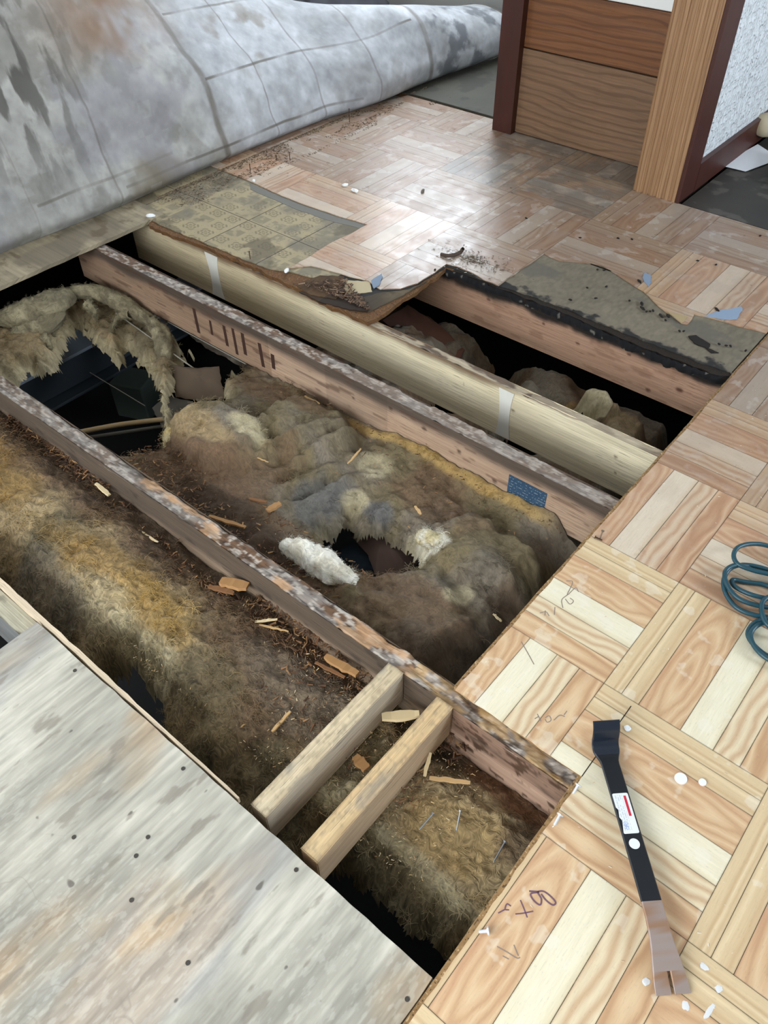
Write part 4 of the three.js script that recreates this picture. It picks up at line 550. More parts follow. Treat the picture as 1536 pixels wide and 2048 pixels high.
{ const c = [-2.353,-0.550,-1.307]; const g = group('concrete_block', c[0], -0.75, c[2]); tag(g, 'dim greenish concrete block standing under the big hole', 'block'); const m = mesh('block_body', box(0, 0.1, 0, 0.14, 0.16, 0.12, 0.008), flat(0x5e6a62, 0.95), g); m.rotation.y = 0.4; }
// ---------------------------------------------------------------- the rolled-back flooring
{
  const K = [
    [-0.2, -2.45, [[-.03, .003], [0, .05], [.0, .12], [-.02, .22], [-.05, .33], [-.08, .45], [-.12, .58], [-.17, .72], [-.25, .86], [-.40, .97], [-.62, 1.0], [-.85, .85], [-.95, .4], [-.95, .003]]],
    [-1.0, -2.445, [[-.03, .003], [0, .045], [-.01, .11], [-.03, .18], [-.055, .28], [-.08, .39], [-.115, .50], [-.155, .61], [-.22, .74], [-.36, .86], [-.58, .9], [-.82, .75], [-.95, .38], [-.95, .003]]],
    [-1.49, -2.42, [[-.03, .003], [0, .04], [-.02, .1], [-.04, .145], [-.065, .22], [-.086, .316], [-.115, .40], [-.145, .472], [-.19, .588], [-.33, .72], [-.55, .76], [-.8, .65], [-.95, .35], [-.95, .003]]],
    [-1.99, -2.434, [[-.03, .003], [0, .03], [.002, .074], [-.02, .13], [-.041, .188], [-.076, .266], [-.12, .325], [-.182, .377], [-.279, .464], [-.42, .56], [-.6, .58], [-.8, .48], [-.92, .25], [-.92, .003]]],
    [-2.52, -2.419, [[-.03, .003], [0, .03], [-.008, .076], [-.03, .14], [-.066, .205], [-.12, .25], [-.18, .293], [-.24, .34], [-.294, .38], [-.4, .43], [-.55, .43], [-.7, .35], [-.8, .18], [-.8, .003]]],
    [-2.8, -2.37, [[-.03, .003], [.01, .03], [.02, .089], [-.01, .15], [-.047, .201], [-.1, .245], [-.153, .285], [-.2, .32], [-.26, .34], [-.34, .325], [-.44, .275], [-.53, .2], [-.6, .1], [-.61, .003]]],
    [-3.145, -2.363, [[-.03, .003], [.005, .03], [.016, .086], [.005, .125], [-.007, .161], [-.035, .21], [-.065, .249], [-.1, .272], [-.135, .287], [-.2, .285], [-.28, .26], [-.36, .2], [-.43, .1], [-.44, .003]]],
    [-3.68, -2.32, [[-.03, .003], [.02, .034], [.035, .07], [.04, .10], [.03, .13], [.0, .16], [-.04, .183], [-.08, .193], [-.13, .2], [-.2, .195], [-.28, .17], [-.34, .11], [-.37, .05], [-.37, .003]]],
  ];
  const curves = K.map(([z, cx, p]) => new THREE.CatmullRomCurve3(p.map(q => new THREE.Vector3(cx + q[0], q[1], z)), false, 'centripetal'));
  const nz = 240, ns = 90; const P = [], U = [], I = []; const samp = curves.map(c => { const o = []; for (let j = 0; j <= ns; j++) o.push(c.getPoint(j / ns)); return o; });
  const cr = (a, b, c, d, t) => 0.5 * ((2 * b) + (c - a) * t + (2 * a - 5 * b + 4 * c - d) * t * t + (3 * b - a - 3 * c + d) * t * t * t);
  for (let i = 0; i <= nz; i++) {
    const z = lerp(-0.2, -3.68, i / nz); let k = 0; while (k < K.length - 2 && z < K[k + 1][0]) k++; const t = (z - K[k][0]) / (K[k + 1][0] - K[k][0]); const A = samp[Math.max(0, k - 1)], B = samp[k], Cc = samp[k + 1], D = samp[Math.min(K.length - 1, k + 2)]; let len = 0, px, py;
    for (let j = 0; j <= ns; j++) {
      let x = cr(A[j].x, B[j].x, Cc[j].x, D[j].x, t), y = Math.max(0.003, cr(A[j].y, B[j].y, Cc[j].y, D[j].y, t)); if (j) len += Math.hypot(x - px, y - py); px = x; py = y;
      let b = 0.006 * (fbm(z * 4, len * 5, 3, 1101) - 0.5) * (y > 0.02 ? 1 : 0.2); for (const [zs, w, kk] of SEAMS) { const d = Math.abs(z - zs); if (d < w * 1.6) b -= 0.0022 * kk * (1 - d / (w * 1.6)) * (y > 0.03 ? 1 : 0); }
      P.push(x + b, y + b * 0.6, z); U.push((-0.2 - z) / 3.6, clamp(len / 1.3, 0, 0.999));
    }
  }
  for (let i = 0; i < nz; i++) for (let j = 0; j < ns; j++) { const a = i * (ns + 1) + j, b = a + 1, c = a + ns + 1, d = c + 1; I.push(a, b, c, b, d, c); }
  const g = group('flooring_roll', -2.8, 0, -1.9); tag(g, 'large rolled-back sheet of old flooring with stained grey underside along the left', 'flooring roll'); const m = mesh('rolled_sheet', geom(P, null, U, I), M.roll, g); m.position.set(2.8, 0, 1.9);
  // end of the roll: a few turns of sheet seen on edge
  const e = samp[K.length - 1]; const c = new THREE.Vector3(-2.5, 0.12, -3.68); const turns = []; for (const s of [1, 0.8, 0.6, 0.4]) turns.push(new THREE.TubeGeometry(new THREE.CatmullRomCurve3(e.filter((_, j) => j % 6 === 0).map(p => p.clone().sub(c).multiplyScalar(s).add(c))), 60, 0.003, 5)); const em = mesh('sheet_edge', mergeGeometries(turns), flat(0x6d675c, 0.9), g); em.position.set(2.8, 0, 1.9);
}
{ // dark cloth heaped behind the roll
  const geo = new THREE.SphereGeometry(1, 96, 48, 0, Math.PI * 2, 0, Math.PI / 2); const p = geo.attributes.position; for (let i = 0; i < p.count; i++) { const x = p.getX(i), y = p.getY(i), z = p.getZ(i); const k = 0.75 + 0.35 * fbm(x * 2 + 5, z * 2 + y, 3, 1111) + 0.10 * ridge(x * 5 + y * 3, z * 5, 2, 1113); p.setXYZ(i, x * 0.22 * k, Math.max(0, y * 0.72 * k), z * 0.42 * k); } geo.computeVertexNormals();
  const m = mesh('dark_cloth', geo, flat(0x4c4c52, 0.95)); m.position.set(-3.2, 0, -3.42); m.scale.set(0.95, 0.50, 0.95); tag(m, 'dark grey bunched cloth showing over the top of the flooring roll', 'cloth');
}
// ---------------------------------------------------------------- the flat pry bar
{
  const g = group('pry_bar'); tag(g, 'black flat pry bar with a white sticker and a bare rusty claw end', 'pry bar');
  // s: metres from the claw tip; y: height of the bar's underside; path [s, y], half width
  const path = [[0, .001], [.02, .004], [.045, .009], [.07, .014], [.10, .017], [.16, .016], [.25, .012], [.32, .008], [.352, .006], [.366, .009], [.374, .018], [.377, .030], [.381, .042], [.390, .052]];
  const curve = new THREE.CatmullRomCurve3(path.map(([s, y]) => new THREE.Vector3(s, y, 0)), false, 'centripetal'); const L = curve.getLength();
  const hw = l => l < 0.09 ? lerp(0.0245, 0.0155, ss(0, 0.085, l)) : l < 0.33 ? 0.0150 : lerp(0.0150, 0.0225, ss(0.335, 0.362, l)); const th = l => l < 0.03 ? lerp(0.0015, 0.0055, l / 0.03) : l > L - 0.03 ? lerp(0.0025, 0.0055, (L - l) / 0.03) : 0.0055;
  const strip = (l0, l1, z0, z1, n) => {      // z0, z1: fractions of the half width
    const P = [], I = []; const sec = 12; for (let i = 0; i <= n; i++) { const l = lerp(l0, l1, i / n), c = curve.getPointAt(clamp(l / L)), t = curve.getTangentAt(clamp(l / L)); const nx = -t.y, ny = t.x; const w = hw(l), h = th(l), a = z0 * w, b = z1 * w, mz = (a + b) / 2, hz = (b - a) / 2; const bev = Math.min(0.0014, h * 0.3); const ring = [[-hz + bev, 0], [hz - bev, 0], [hz, bev], [hz, h - bev], [hz - bev, h], [-hz + bev, h], [-hz, h - bev], [-hz, bev]]; for (const [zz, yy] of ring) P.push(c.x + nx * yy, c.y + ny * yy, mz + zz); }
    const k = 8; for (let i = 0; i < n; i++) for (let j = 0; j < k; j++) { const a = i * k + j, b = i * k + (j + 1) % k; I.push(a, a + k, b, b, a + k, b + k); } for (let j = 1; j < k - 1; j++) { I.push(0, j, j + 1); const o = n * k; I.push(o, o + j + 1, o + j); } return geom(P, null, null, I).toNonIndexed();
  };
  const done = gg => { gg.deleteAttribute('normal'); gg.computeVertexNormals(); return gg; };
  const steel = new THREE.MeshStandardMaterial({ roughness: 0.5, metalness: 0.35, vertexColors: true, side: THREE.DoubleSide });
  const claw = mergeGeometries([strip(0, 0.028, -1, -0.09, 4), strip(0, 0.028, 0.09, 1, 4), strip(0.028, 0.116, -1, 1, 16)]); done(claw); { const p = claw.attributes.position, C = []; for (let i = 0; i < p.count; i++) { const n = fbm(p.getX(i) * 60, p.getZ(i) * 60, 4, 1121); C.push(...mix3(lin([158, 142, 136]), lin([152, 118, 94]), ss(0.52, 0.68, n))); } claw.setAttribute('color', new THREE.Float32BufferAttribute(C, 3)); }
  const cm = mesh('claw', claw, steel, g); cm.userData.label = 'bare worn steel claw with a nail slot';
  const black = new THREE.MeshStandardMaterial({ color: 0x12161d, roughness: 0.6, roughnessMap: rough1, side: THREE.DoubleSide }); mesh('shaft', done(strip(0.116, 0.352, -1, 1, 40)), black, g);
  const hm = mesh('curved_head', done(strip(0.352, L, -1, 1, 26)), new THREE.MeshStandardMaterial({ color: 0x232a36, roughness: 0.26, metalness: 0.2, side: THREE.DoubleSide, bumpMap: rough1, bumpScale: 0.0005 }), g); hm.userData.label = 'curled black striking head';
  const up = l => { const c = curve.getPointAt(l / L); return c.y + 0.0055; };
  const stick = ctex(200, 100, (u, v) => { const inR = u > 0.42 && u < 0.93 && v > 0.68 && v < 0.84; let c = [226, 229, 232]; if (inR) c = [196, 40, 62]; else if (u > 0.08 && u < 0.95 && v > 0.12 && v < 0.6) { const row = Math.floor(v * 14); if (row % 2 === 0 && vn(u * 46, row, 1125) > 0.42) c = [196, 202, 208]; if (u > 0.1 && u < 0.3 && v > 0.2 && v < 0.45 && vn(u * 40, v * 30, 1127) > 0.45) c = [166, 180, 214]; } return c; }, { wrap: false });
  const sh = new THREE.Shape(); const hx = 0.033, hz = 0.0125; sh.moveTo(-hx + 0.003, -hz); sh.lineTo(hx - 0.003, -hz); sh.quadraticCurveTo(hx, -hz, hx, -hz + 0.003); sh.lineTo(hx, hz - 0.003); sh.quadraticCurveTo(hx, hz, hx - 0.003, hz); sh.lineTo(0.010, hz); sh.lineTo(0.006, hz - 0.003); sh.lineTo(-0.006, hz - 0.001); sh.lineTo(-0.012, hz - 0.004); sh.lineTo(-hx + 0.004, hz - 0.001); sh.quadraticCurveTo(-hx, hz, -hx, hz - 0.003); sh.lineTo(-hx, -hz + 0.003); sh.quadraticCurveTo(-hx, -hz, -hx + 0.003, -hz);
  const sg = new THREE.ExtrudeGeometry(sh, { depth: 0.0003, bevelEnabled: false }); sg.rotateX(-Math.PI / 2); { const p = sg.attributes.position, u = sg.attributes.uv; for (let i = 0; i < p.count; i++) u.setXY(i, (p.getX(i) + hx) / (2 * hx), clamp((p.getZ(i) + hz) / (2 * hz))); }
  const lb = mesh('sticker', sg, std({ map: stick, roughness: 0.4 }), g); lb.position.set(0.247, up(0.25) + 0.0006, -0.0005); lb.rotation.z = -0.045; lb.userData.label = 'white sticker with a red bar';
  const dot = mesh('sticker', new THREE.CylinderGeometry(0.0082, 0.0082, 0.0006, 20), flat(0xe2e6e8, 0.4), g); dot.position.set(0.198, up(0.199) + 0.0006, -0.001); dot.rotation.z = -0.045; dot.userData.label = 'small round white sticker';
  const A = [0.105,-0.477], B = [-0.129,-0.722]; g.position.set(A[0], 0.0008, A[1]); g.rotation.y = -Math.atan2(B[1] - A[1], B[0] - A[0]);
}
// ---------------------------------------------------------------- cord in loops
{
  const pts = [[-0.044,0.012,-1.351], [-0.110,0.022,-1.343], [-0.140,0.028,-1.318], [-0.155,0.030,-1.289], [-0.152,0.028,-1.266], [-0.138,0.026,-1.253], [-0.109,0.024,-1.258], [-0.060,0.020,-1.278], [-0.006,0.012,-1.274], [-0.003,0.010,-1.215], [-0.054,0.008,-1.172], [-0.095,0.008,-1.163], [-0.128,0.009,-1.184], [-0.144,0.012,-1.212], [-0.145,0.018,-1.240], [-0.126,0.020,-1.266], [-0.062,0.016,-1.289], [0.002,0.010,-1.266], [-0.017,0.012,-1.225], [-0.063,0.016,-1.188], [-0.104,0.018,-1.178], [-0.136,0.020,-1.198], [-0.149,0.022,-1.224], [-0.142,0.024,-1.246], [-0.100,0.014,-1.282], [-0.043,0.006,-1.299], [-0.010,0.006,-1.277], [-0.039,0.014,-1.229], [-0.089,0.020,-1.200], [-0.121,0.014,-1.206], [-0.131,0.008,-1.224], [-0.110,0.005,-1.238], [-0.071,0.005,-1.257], [0.005,0.012,-1.243], [0.004,0.012,-1.156], [-0.036,0.024,-1.147], [-0.060,0.028,-1.178], [-0.060,0.028,-1.203], [-0.036,0.022,-1.239], [0.026,0.008,-1.226], [0.038,0.005,-1.108], [-0.007,0.005,-1.095], [-0.039,0.005,-1.104], [-0.056,0.006,-1.121], [-0.054,0.010,-1.152], [-0.023,0.012,-1.188], [0.050,0.005,-1.203], [0.064,0.012,-1.103], [-0.005,0.012,-1.083], [-0.034,0.012,-1.094], [-0.051,0.013,-1.116], [-0.046,0.016,-1.147], [0.010,0.014,-1.201], [0.114,0.005,-1.228]];
  tag(mesh('electric_cord', tube(pts, 0.0047, 420, 10), std({ color: 0x1d4552, roughness: 0.38 })), 'dark teal loosely coiled cord lying on the clean tiles at the right edge', 'cord');
}
// ---------------------------------------------------------------- things in the hall
{ const a = [-0.983,-3.125], b = [-0.888,-3.132], c = [-0.832,-3.323], d = [-0.952,-3.405]; const m = mesh('paper_sheet', prism([a, b, c, d], 0.0, 0.0015), flat(0xe6e8ee, 0.8)); m.position.y = 0.0; tag(m, 'white sheet of paper lying on the dark hall floor by the baseboard', 'paper'); }
{ const c = [-0.904,0.050,-3.446]; const geo = new THREE.CapsuleGeometry(0.05, 0.2, 8, 20); geo.rotateX(Math.PI / 2 - 0.1); geo.scale(1, 0.85, 1); const m = mesh('beige_bundle', geo, flat(0xb6a98e, 0.9)); m.position.set(c[0] + 0.005, 0.062, c[2] - 0.06); m.rotation.y = -0.5; tag(m, 'rounded beige bundle end lying by the hall baseboard at the right edge', 'bundle'); }
{ const c = [-0.787,-3.164]; const geo = new RoundedBoxGeometry(0.22, 0.05, 0.26, 4, 0.02); const m = mesh('black_mat', geo, flat(0x14181f, 0.8)); m.position.set(c[0] + 0.075, 0.022, c[1] - 0.06); m.rotation.y = 0.25; tag(m, 'black folded mat on the hall floor beside the white paper', 'mat'); }
// ---------------------------------------------------------------- torn layers on the broken tongue of floor
function shard(name, label, cat, poly, y, th, mat, tilt = [0, 0], grp, parent = scene) {
  const cx = poly.reduce((s, p) => s + p[0], 0) / poly.length, cz = poly.reduce((s, p) => s + p[1], 0) / poly.length; const g = prism(ragged(poly.map(p => [p[0] - cx, p[1] - cz]), 0.012, 0.004, Math.floor(Math.abs(cx * 7919 + cz * 104729)) + 3, true), 0, th, (x, yy, z) => [x + cx, z + cz]);
  const m = mesh(name, g, mat, parent); m.position.set(cx, y, cz); m.rotation.set(tilt[0], 0, tilt[1]); if (parent === scene) tag(m, label, cat, grp); return m;
}
const chipWood = std({ map: stripTex, color: 0x8a7058, roughness: 0.95 }), chipDark = std({ map: stripTex, color: 0x5e4a3c, roughness: 0.95 }), greyPly = std({ map: stripTex, color: 0x9c938b, roughness: 0.9 }), bluePaint = flat(0x6d7f95, 0.6), creamPaper = flat(0xb8a98a, 0.9);
shard('veneer_layer', '', '', [[-1.619,-1.509], [-1.595,-1.593], [-1.532,-1.633], [-1.469,-1.567], [-1.465,-1.523], [-1.544,-1.495]], -0.0064, 0.004, chipWood, [0.03, 0.02], null, fBack);
shard('veneer_layer', '', '', [[-1.586,-1.491], [-1.549,-1.566], [-1.476,-1.566], [-1.347,-1.528], [-1.394,-1.504], [-1.494,-1.485]], -0.0094, 0.005, chipDark, [0.0, 0.03], null, fBack);
shard('veneer_layer', '', '', [[-1.515,-1.624], [-1.451,-1.661], [-1.408,-1.621], [-1.448,-1.566], [-1.481,-1.576]], -0.0055, 0.003, creamPaper, [0, 0.01], null, fBack);
shard('veneer_layer', '', '', [[-1.426,-1.541], [-1.387,-1.631], [-1.334,-1.696], [-1.319,-1.776], [-1.327,-1.651], [-1.347,-1.528]], -0.0058, 0.0035, greyPly, [0.01, -0.02], null, fBack);
shard('paint_flake', 'grey-blue flake of old flooring curled up on the broken tongue of floor', 'flake', [[-1.449,-1.663], [-1.448,-1.713], [-1.432,-1.699], [-1.411,-1.655], [-1.412,-1.633]], 0.001, 0.0015, bluePaint, [0.06, 0.05]);
shard('paint_flake', 'small blue-grey torn flake beside the bare floor at the back', 'flake', [[-0.824,-2.194], [-0.831,-2.227], [-0.808,-2.222], [-0.788,-2.185], [-0.785,-2.157]], 0.0005, 0.0012, flat(0x7f90a6, 0.5), [0.02, 0]);
shard('paint_flake', 'larger pale blue torn flake near the right end of the bare floor', 'flake', [[-0.591,-2.111], [-0.566,-2.168], [-0.527,-2.224], [-0.516,-2.206], [-0.510,-2.150], [-0.534,-2.130]], 0.0005, 0.0012, flat(0x8a9cb4, 0.5), [0.0, 0.02]);
shard('paper_scrap', 'tan torn strip of backing at the tip of the torn tile at the back', 'paper', [[-0.680,-2.066], [-0.626,-2.082], [-0.619,-2.048], [-0.622,-2.035]], 0.0005, 0.001, flat(0xa89470, 0.9));
{ const a = [-1.380,0.006,-1.923], b = [-1.328,0.012,-1.967]; const g = group('rotten_splinter', a[0], 0, a[2]); tag(g, 'dark curled rotten splinter standing at the corner of the broken floor', 'splinter'); mesh('splinter_body', tube([[0, 0.003, 0], [0.03, 0.008, 0.0], [b[0] - a[0] - 0.01, 0.006, b[2] - a[2]], [b[0] - a[0], 0.022, b[2] - a[2]]], 0.006, 20, 7), flat(0x4a3c34, 0.95), g); }
// ---------------------------------------------------------------- nails and screws
const steelM = new THREE.MeshStandardMaterial({ color: 0xa9adb2, roughness: 0.35, metalness: 0.8 }), rustM = flat(0x4a2f22, 0.8, { metalness: 0.3 });
function nail(label, a, b, r = 0.0016, m = steelM, grp) {      // head at a, point at b
  const g = group('nail', ...a); tag(g, label, 'nail', grp); const A = new THREE.Vector3(...a), B = new THREE.Vector3(...b), d = B.clone().sub(A), L = d.length(); d.normalize(); const q = new THREE.Quaternion().setFromUnitVectors(new THREE.Vector3(0, -1, 0), d);
  const s = new THREE.CylinderGeometry(r, r * 0.9, L * 0.92, 8); s.translate(0, -L * 0.46, 0); const tip = new THREE.ConeGeometry(r * 0.9, L * 0.08, 8); tip.rotateX(Math.PI); tip.translate(0, -L * 0.96, 0); const h = new THREE.CylinderGeometry(r * 2.3, r * 2.0, r * 0.9, 12);
  const sm = mesh('shank', mergeGeometries([s, tip]), m, g), hm = mesh('nail_head', h, m, g); sm.quaternion.copy(q); hm.quaternion.copy(q); return g;
}
nail('thin steel nail on the insulation, leftmost of three right of the short blocks', [-0.322,-0.085,-0.501], [-0.323,-0.085,-0.464]);
nail('steel nail with a shiny head lying between the two other nails on the insulation', [-0.287,-0.075,-0.531], [-0.274,-0.090,-0.503]);
nail('thin steel nail nearest the sawn floor edge on the insulation', [-0.202,-0.090,-0.541], [-0.198,-0.092,-0.501]);
nail('white metal screw standing on the tile at the lower sawn edge, nearest the corner', [-0.147,0.012,-0.652], [-0.147,0.003,-0.638], 0.0026, flat(0xd6dade, 0.4, { metalness: 0.4 }));
nail('white metal screw lying on the tile edge just below the corner screw', [-0.144,0.012,-0.591], [-0.143,0.003,-0.574], 0.0026, flat(0xd6dade, 0.4, { metalness: 0.4 }));
nail('white metal screw near the bottom beside the pen scribble', [-0.135,0.006,-0.381], [-0.145,0.003,-0.372], 0.0028, flat(0xdde2ea, 0.4, { metalness: 0.4 }));
nail('bent rusty nail at the cut edge of the right floor beside the middle joist', [-0.391,0.020,-1.168], [-0.391,0.000,-1.163], 0.0016, flat(0x8a7a68, 0.5, { metalness: 0.5 }));
nail('bent rusty nail lying at the foot of the upright one by the cut edge', [-0.400,0.004,-1.158], [-0.384,0.002,-1.161], 0.0016, rustM);
const upN = [[580, 322], [556, 330], [501, 342], [697, 245], [504, 516]]; const upP = [[-2.265,-2.145], [-2.306,-2.113], [-2.310,-1.981], [-2.344,-2.575], [-1.829,-1.523]];
upP.forEach(([x, z], i) => nail(['rusty nail standing upright in the floor by the roll, right of its neighbour', 'short rusty nail standing close left of the taller one by the roll', 'rusty nail standing at the corner of the missing tile', 'dark nail standing against the roll farther back', 'thin nail standing in the patterned floor near the yellow joist'][i], [x, [0.032, 0.02, 0.028, 0.055, 0.026][i], z], [x, 0, z], 0.0014, rustM));
// bits stuck on the floor: white drops, crumbs, droppings
function fleck(name, label, cat, p, sx, sy, sz, rot, mat, grp) { const geo = new THREE.IcosahedronGeometry(1, 1); const r = rng(Math.floor(p[0] * 9973 + p[1] * 7919) + 11), q = geo.attributes.position; const jit = new Map(); for (let i = 0; i < q.count; i++) { const k = [q.getX(i), q.getY(i), q.getZ(i)].map(v => v.toFixed(3)).join(); if (!jit.has(k)) jit.set(k, 0.75 + 0.5 * r()); const s = jit.get(k); q.setXYZ(i, q.getX(i) * s, q.getY(i) * s, q.getZ(i) * s); } geo.scale(sx, sy, sz); geo.computeVertexNormals(); const m = mesh(name, geo, mat); m.position.set(p[0], (p[2] ?? 0) + sy * 0.6, p[1]); m.rotation.y = rot; tag(m, label, cat, grp); return m; }
const dabM = flat(0xd9dadb, 0.7); const whiteM = flat(0xe9ecee, 0.6), blackM = flat(0x17120e, 0.9);
{ const [x, z] = [-0.025,-0.775]; const g = new THREE.CylinderGeometry(0.0095, 0.0102, 0.0025, 24); const m = mesh('white_drop', g, whiteM); m.position.set(x, 0.0013, z); tag(m, 'round white disc on the tile right of the pry bar', 'disc'); const [x2, z2] = [0.005,-0.791]; const m2 = mesh('white_drop', new THREE.CylinderGeometry(0.0058, 0.0062, 0.003, 18), whiteM); m2.position.set(x2, 0.0015, z2); tag(m2, 'smaller white blob beside the round white disc', 'disc'); }
{ const p = [-0.136,-0.802]; fleck('paint_chip', 'small white triangular chip just above the head of the pry bar', 'chip', p, 0.006, 0.002, 0.006, 0.3, whiteM); }
[[0.123,-0.537], [0.069,-0.468], [0.124,-0.476], [0.151,-0.490], [0.150,-0.524]].forEach((p, i) => fleck('paint_chip', ['white plaster dab with a grey centre right of the claw', 'white plaster smear left of the claw', 'white dab just below the claw tip', 'long white smear at the bottom right of the claw', 'white drip right of the claw slot'][i], 'chip', p, i === 3 ? 0.0035 : 0.006, 0.0005, i === 3 ? 0.012 : 0.0048, i, dabM));
[[-1.898,-2.099], [-1.955,-2.111], [-1.688,-1.542], [-2.239,-1.931], [-2.311,-1.514], [-1.707,-2.248]].forEach((p, i) => fleck('plaster_crumb', ['white plaster crumb on the tile above the missing tile', 'small white crumb beside the larger plaster crumb', 'pale chip at the lower corner of the missing tile', 'white crumb at the upper corner of the missing tile', 'white chip at the far corner of the opening', 'dark curled shaving on the dusty tile'][i], 'crumb', p, [0.016, 0.012, 0.012, 0.007, 0.016, 0.014][i], 0.006, [0.008, 0.007, 0.007, 0.005, 0.008, 0.005][i], i, i === 5 ? flat(0x6a635a, 0.9) : whiteM));
const drops = [[1195, 540], [1192, 597], [1208, 541], [1140, 600], [1174, 576], [1212, 574], [1259, 602], [1283, 608], [1285, 617], [1293, 624], [1300, 623], [1306, 622], [1322, 632], [1336, 633], [1331, 641], [1359, 663], [1367, 663], [1438, 689], [1452, 692], [1461, 693], [1491, 702], [1264, 479], [1236, 477], [1395, 522], [1432, 530], [1279, 563], [1434, 620], [1520, 472], [1053, 437], [1160, 476], [870, 540], [1146, 622]];
const dropP = [[-0.952,-2.152], [-0.873,-2.002], [-0.935,-2.162], [-0.927,-1.947], [-0.923,-2.038], [-0.882,-2.079], [-0.791,-2.052], [-0.756,-2.059], [-0.742,-2.038], [-0.725,-2.029], [-0.718,-2.037], [-0.713,-2.045], [-0.683,-2.035], [-0.667,-2.046], [-0.663,-2.022], [-0.608,-1.995], [-0.599,-2.002], [-0.497,-2.004], [-0.479,-2.009], [-0.469,-2.014], [-0.429,-2.019], [-0.963,-2.395], [-1.001,-2.373], [-0.739,-2.397], [-0.684,-2.409], [-0.820,-2.170], [-0.574,-2.166], [-0.652,-2.678], [-1.309,-2.306], [-1.098,-2.299], [-1.339,-1.837], [-0.890,-1.901]];
{ const r = rng(1201); const big = new Set([7, 8, 12, 13, 25, 26]); dropP.forEach((p, i) => fleck('black_speck', 'tiny black crumb scattered on and near the bare floor at the back', 'crumb', p, big.has(i) ? 0.012 : 0.0042 + 0.002 * r(), 0.0022, big.has(i) ? 0.0045 : 0.0032, big.has(i) ? -0.6 - r() * 0.5 : r() * 3, blackM, 'black crumbs on the bare floor')); }
shard('bark_flake', 'long black flake lying near the black rotten edge at the right', 'flake', [[-0.579,-1.990], [-0.565,-2.008], [-0.516,-1.991], [-0.512,-1.970], [-0.552,-1.968]], -0.003, 0.003, blackM);
shard('bark_flake', 'narrow black flake touching the end of the larger black one', 'flake', [[-0.520,-1.969], [-0.506,-1.972], [-0.481,-1.968], [-0.496,-1.956]], -0.003, 0.002, blackM);
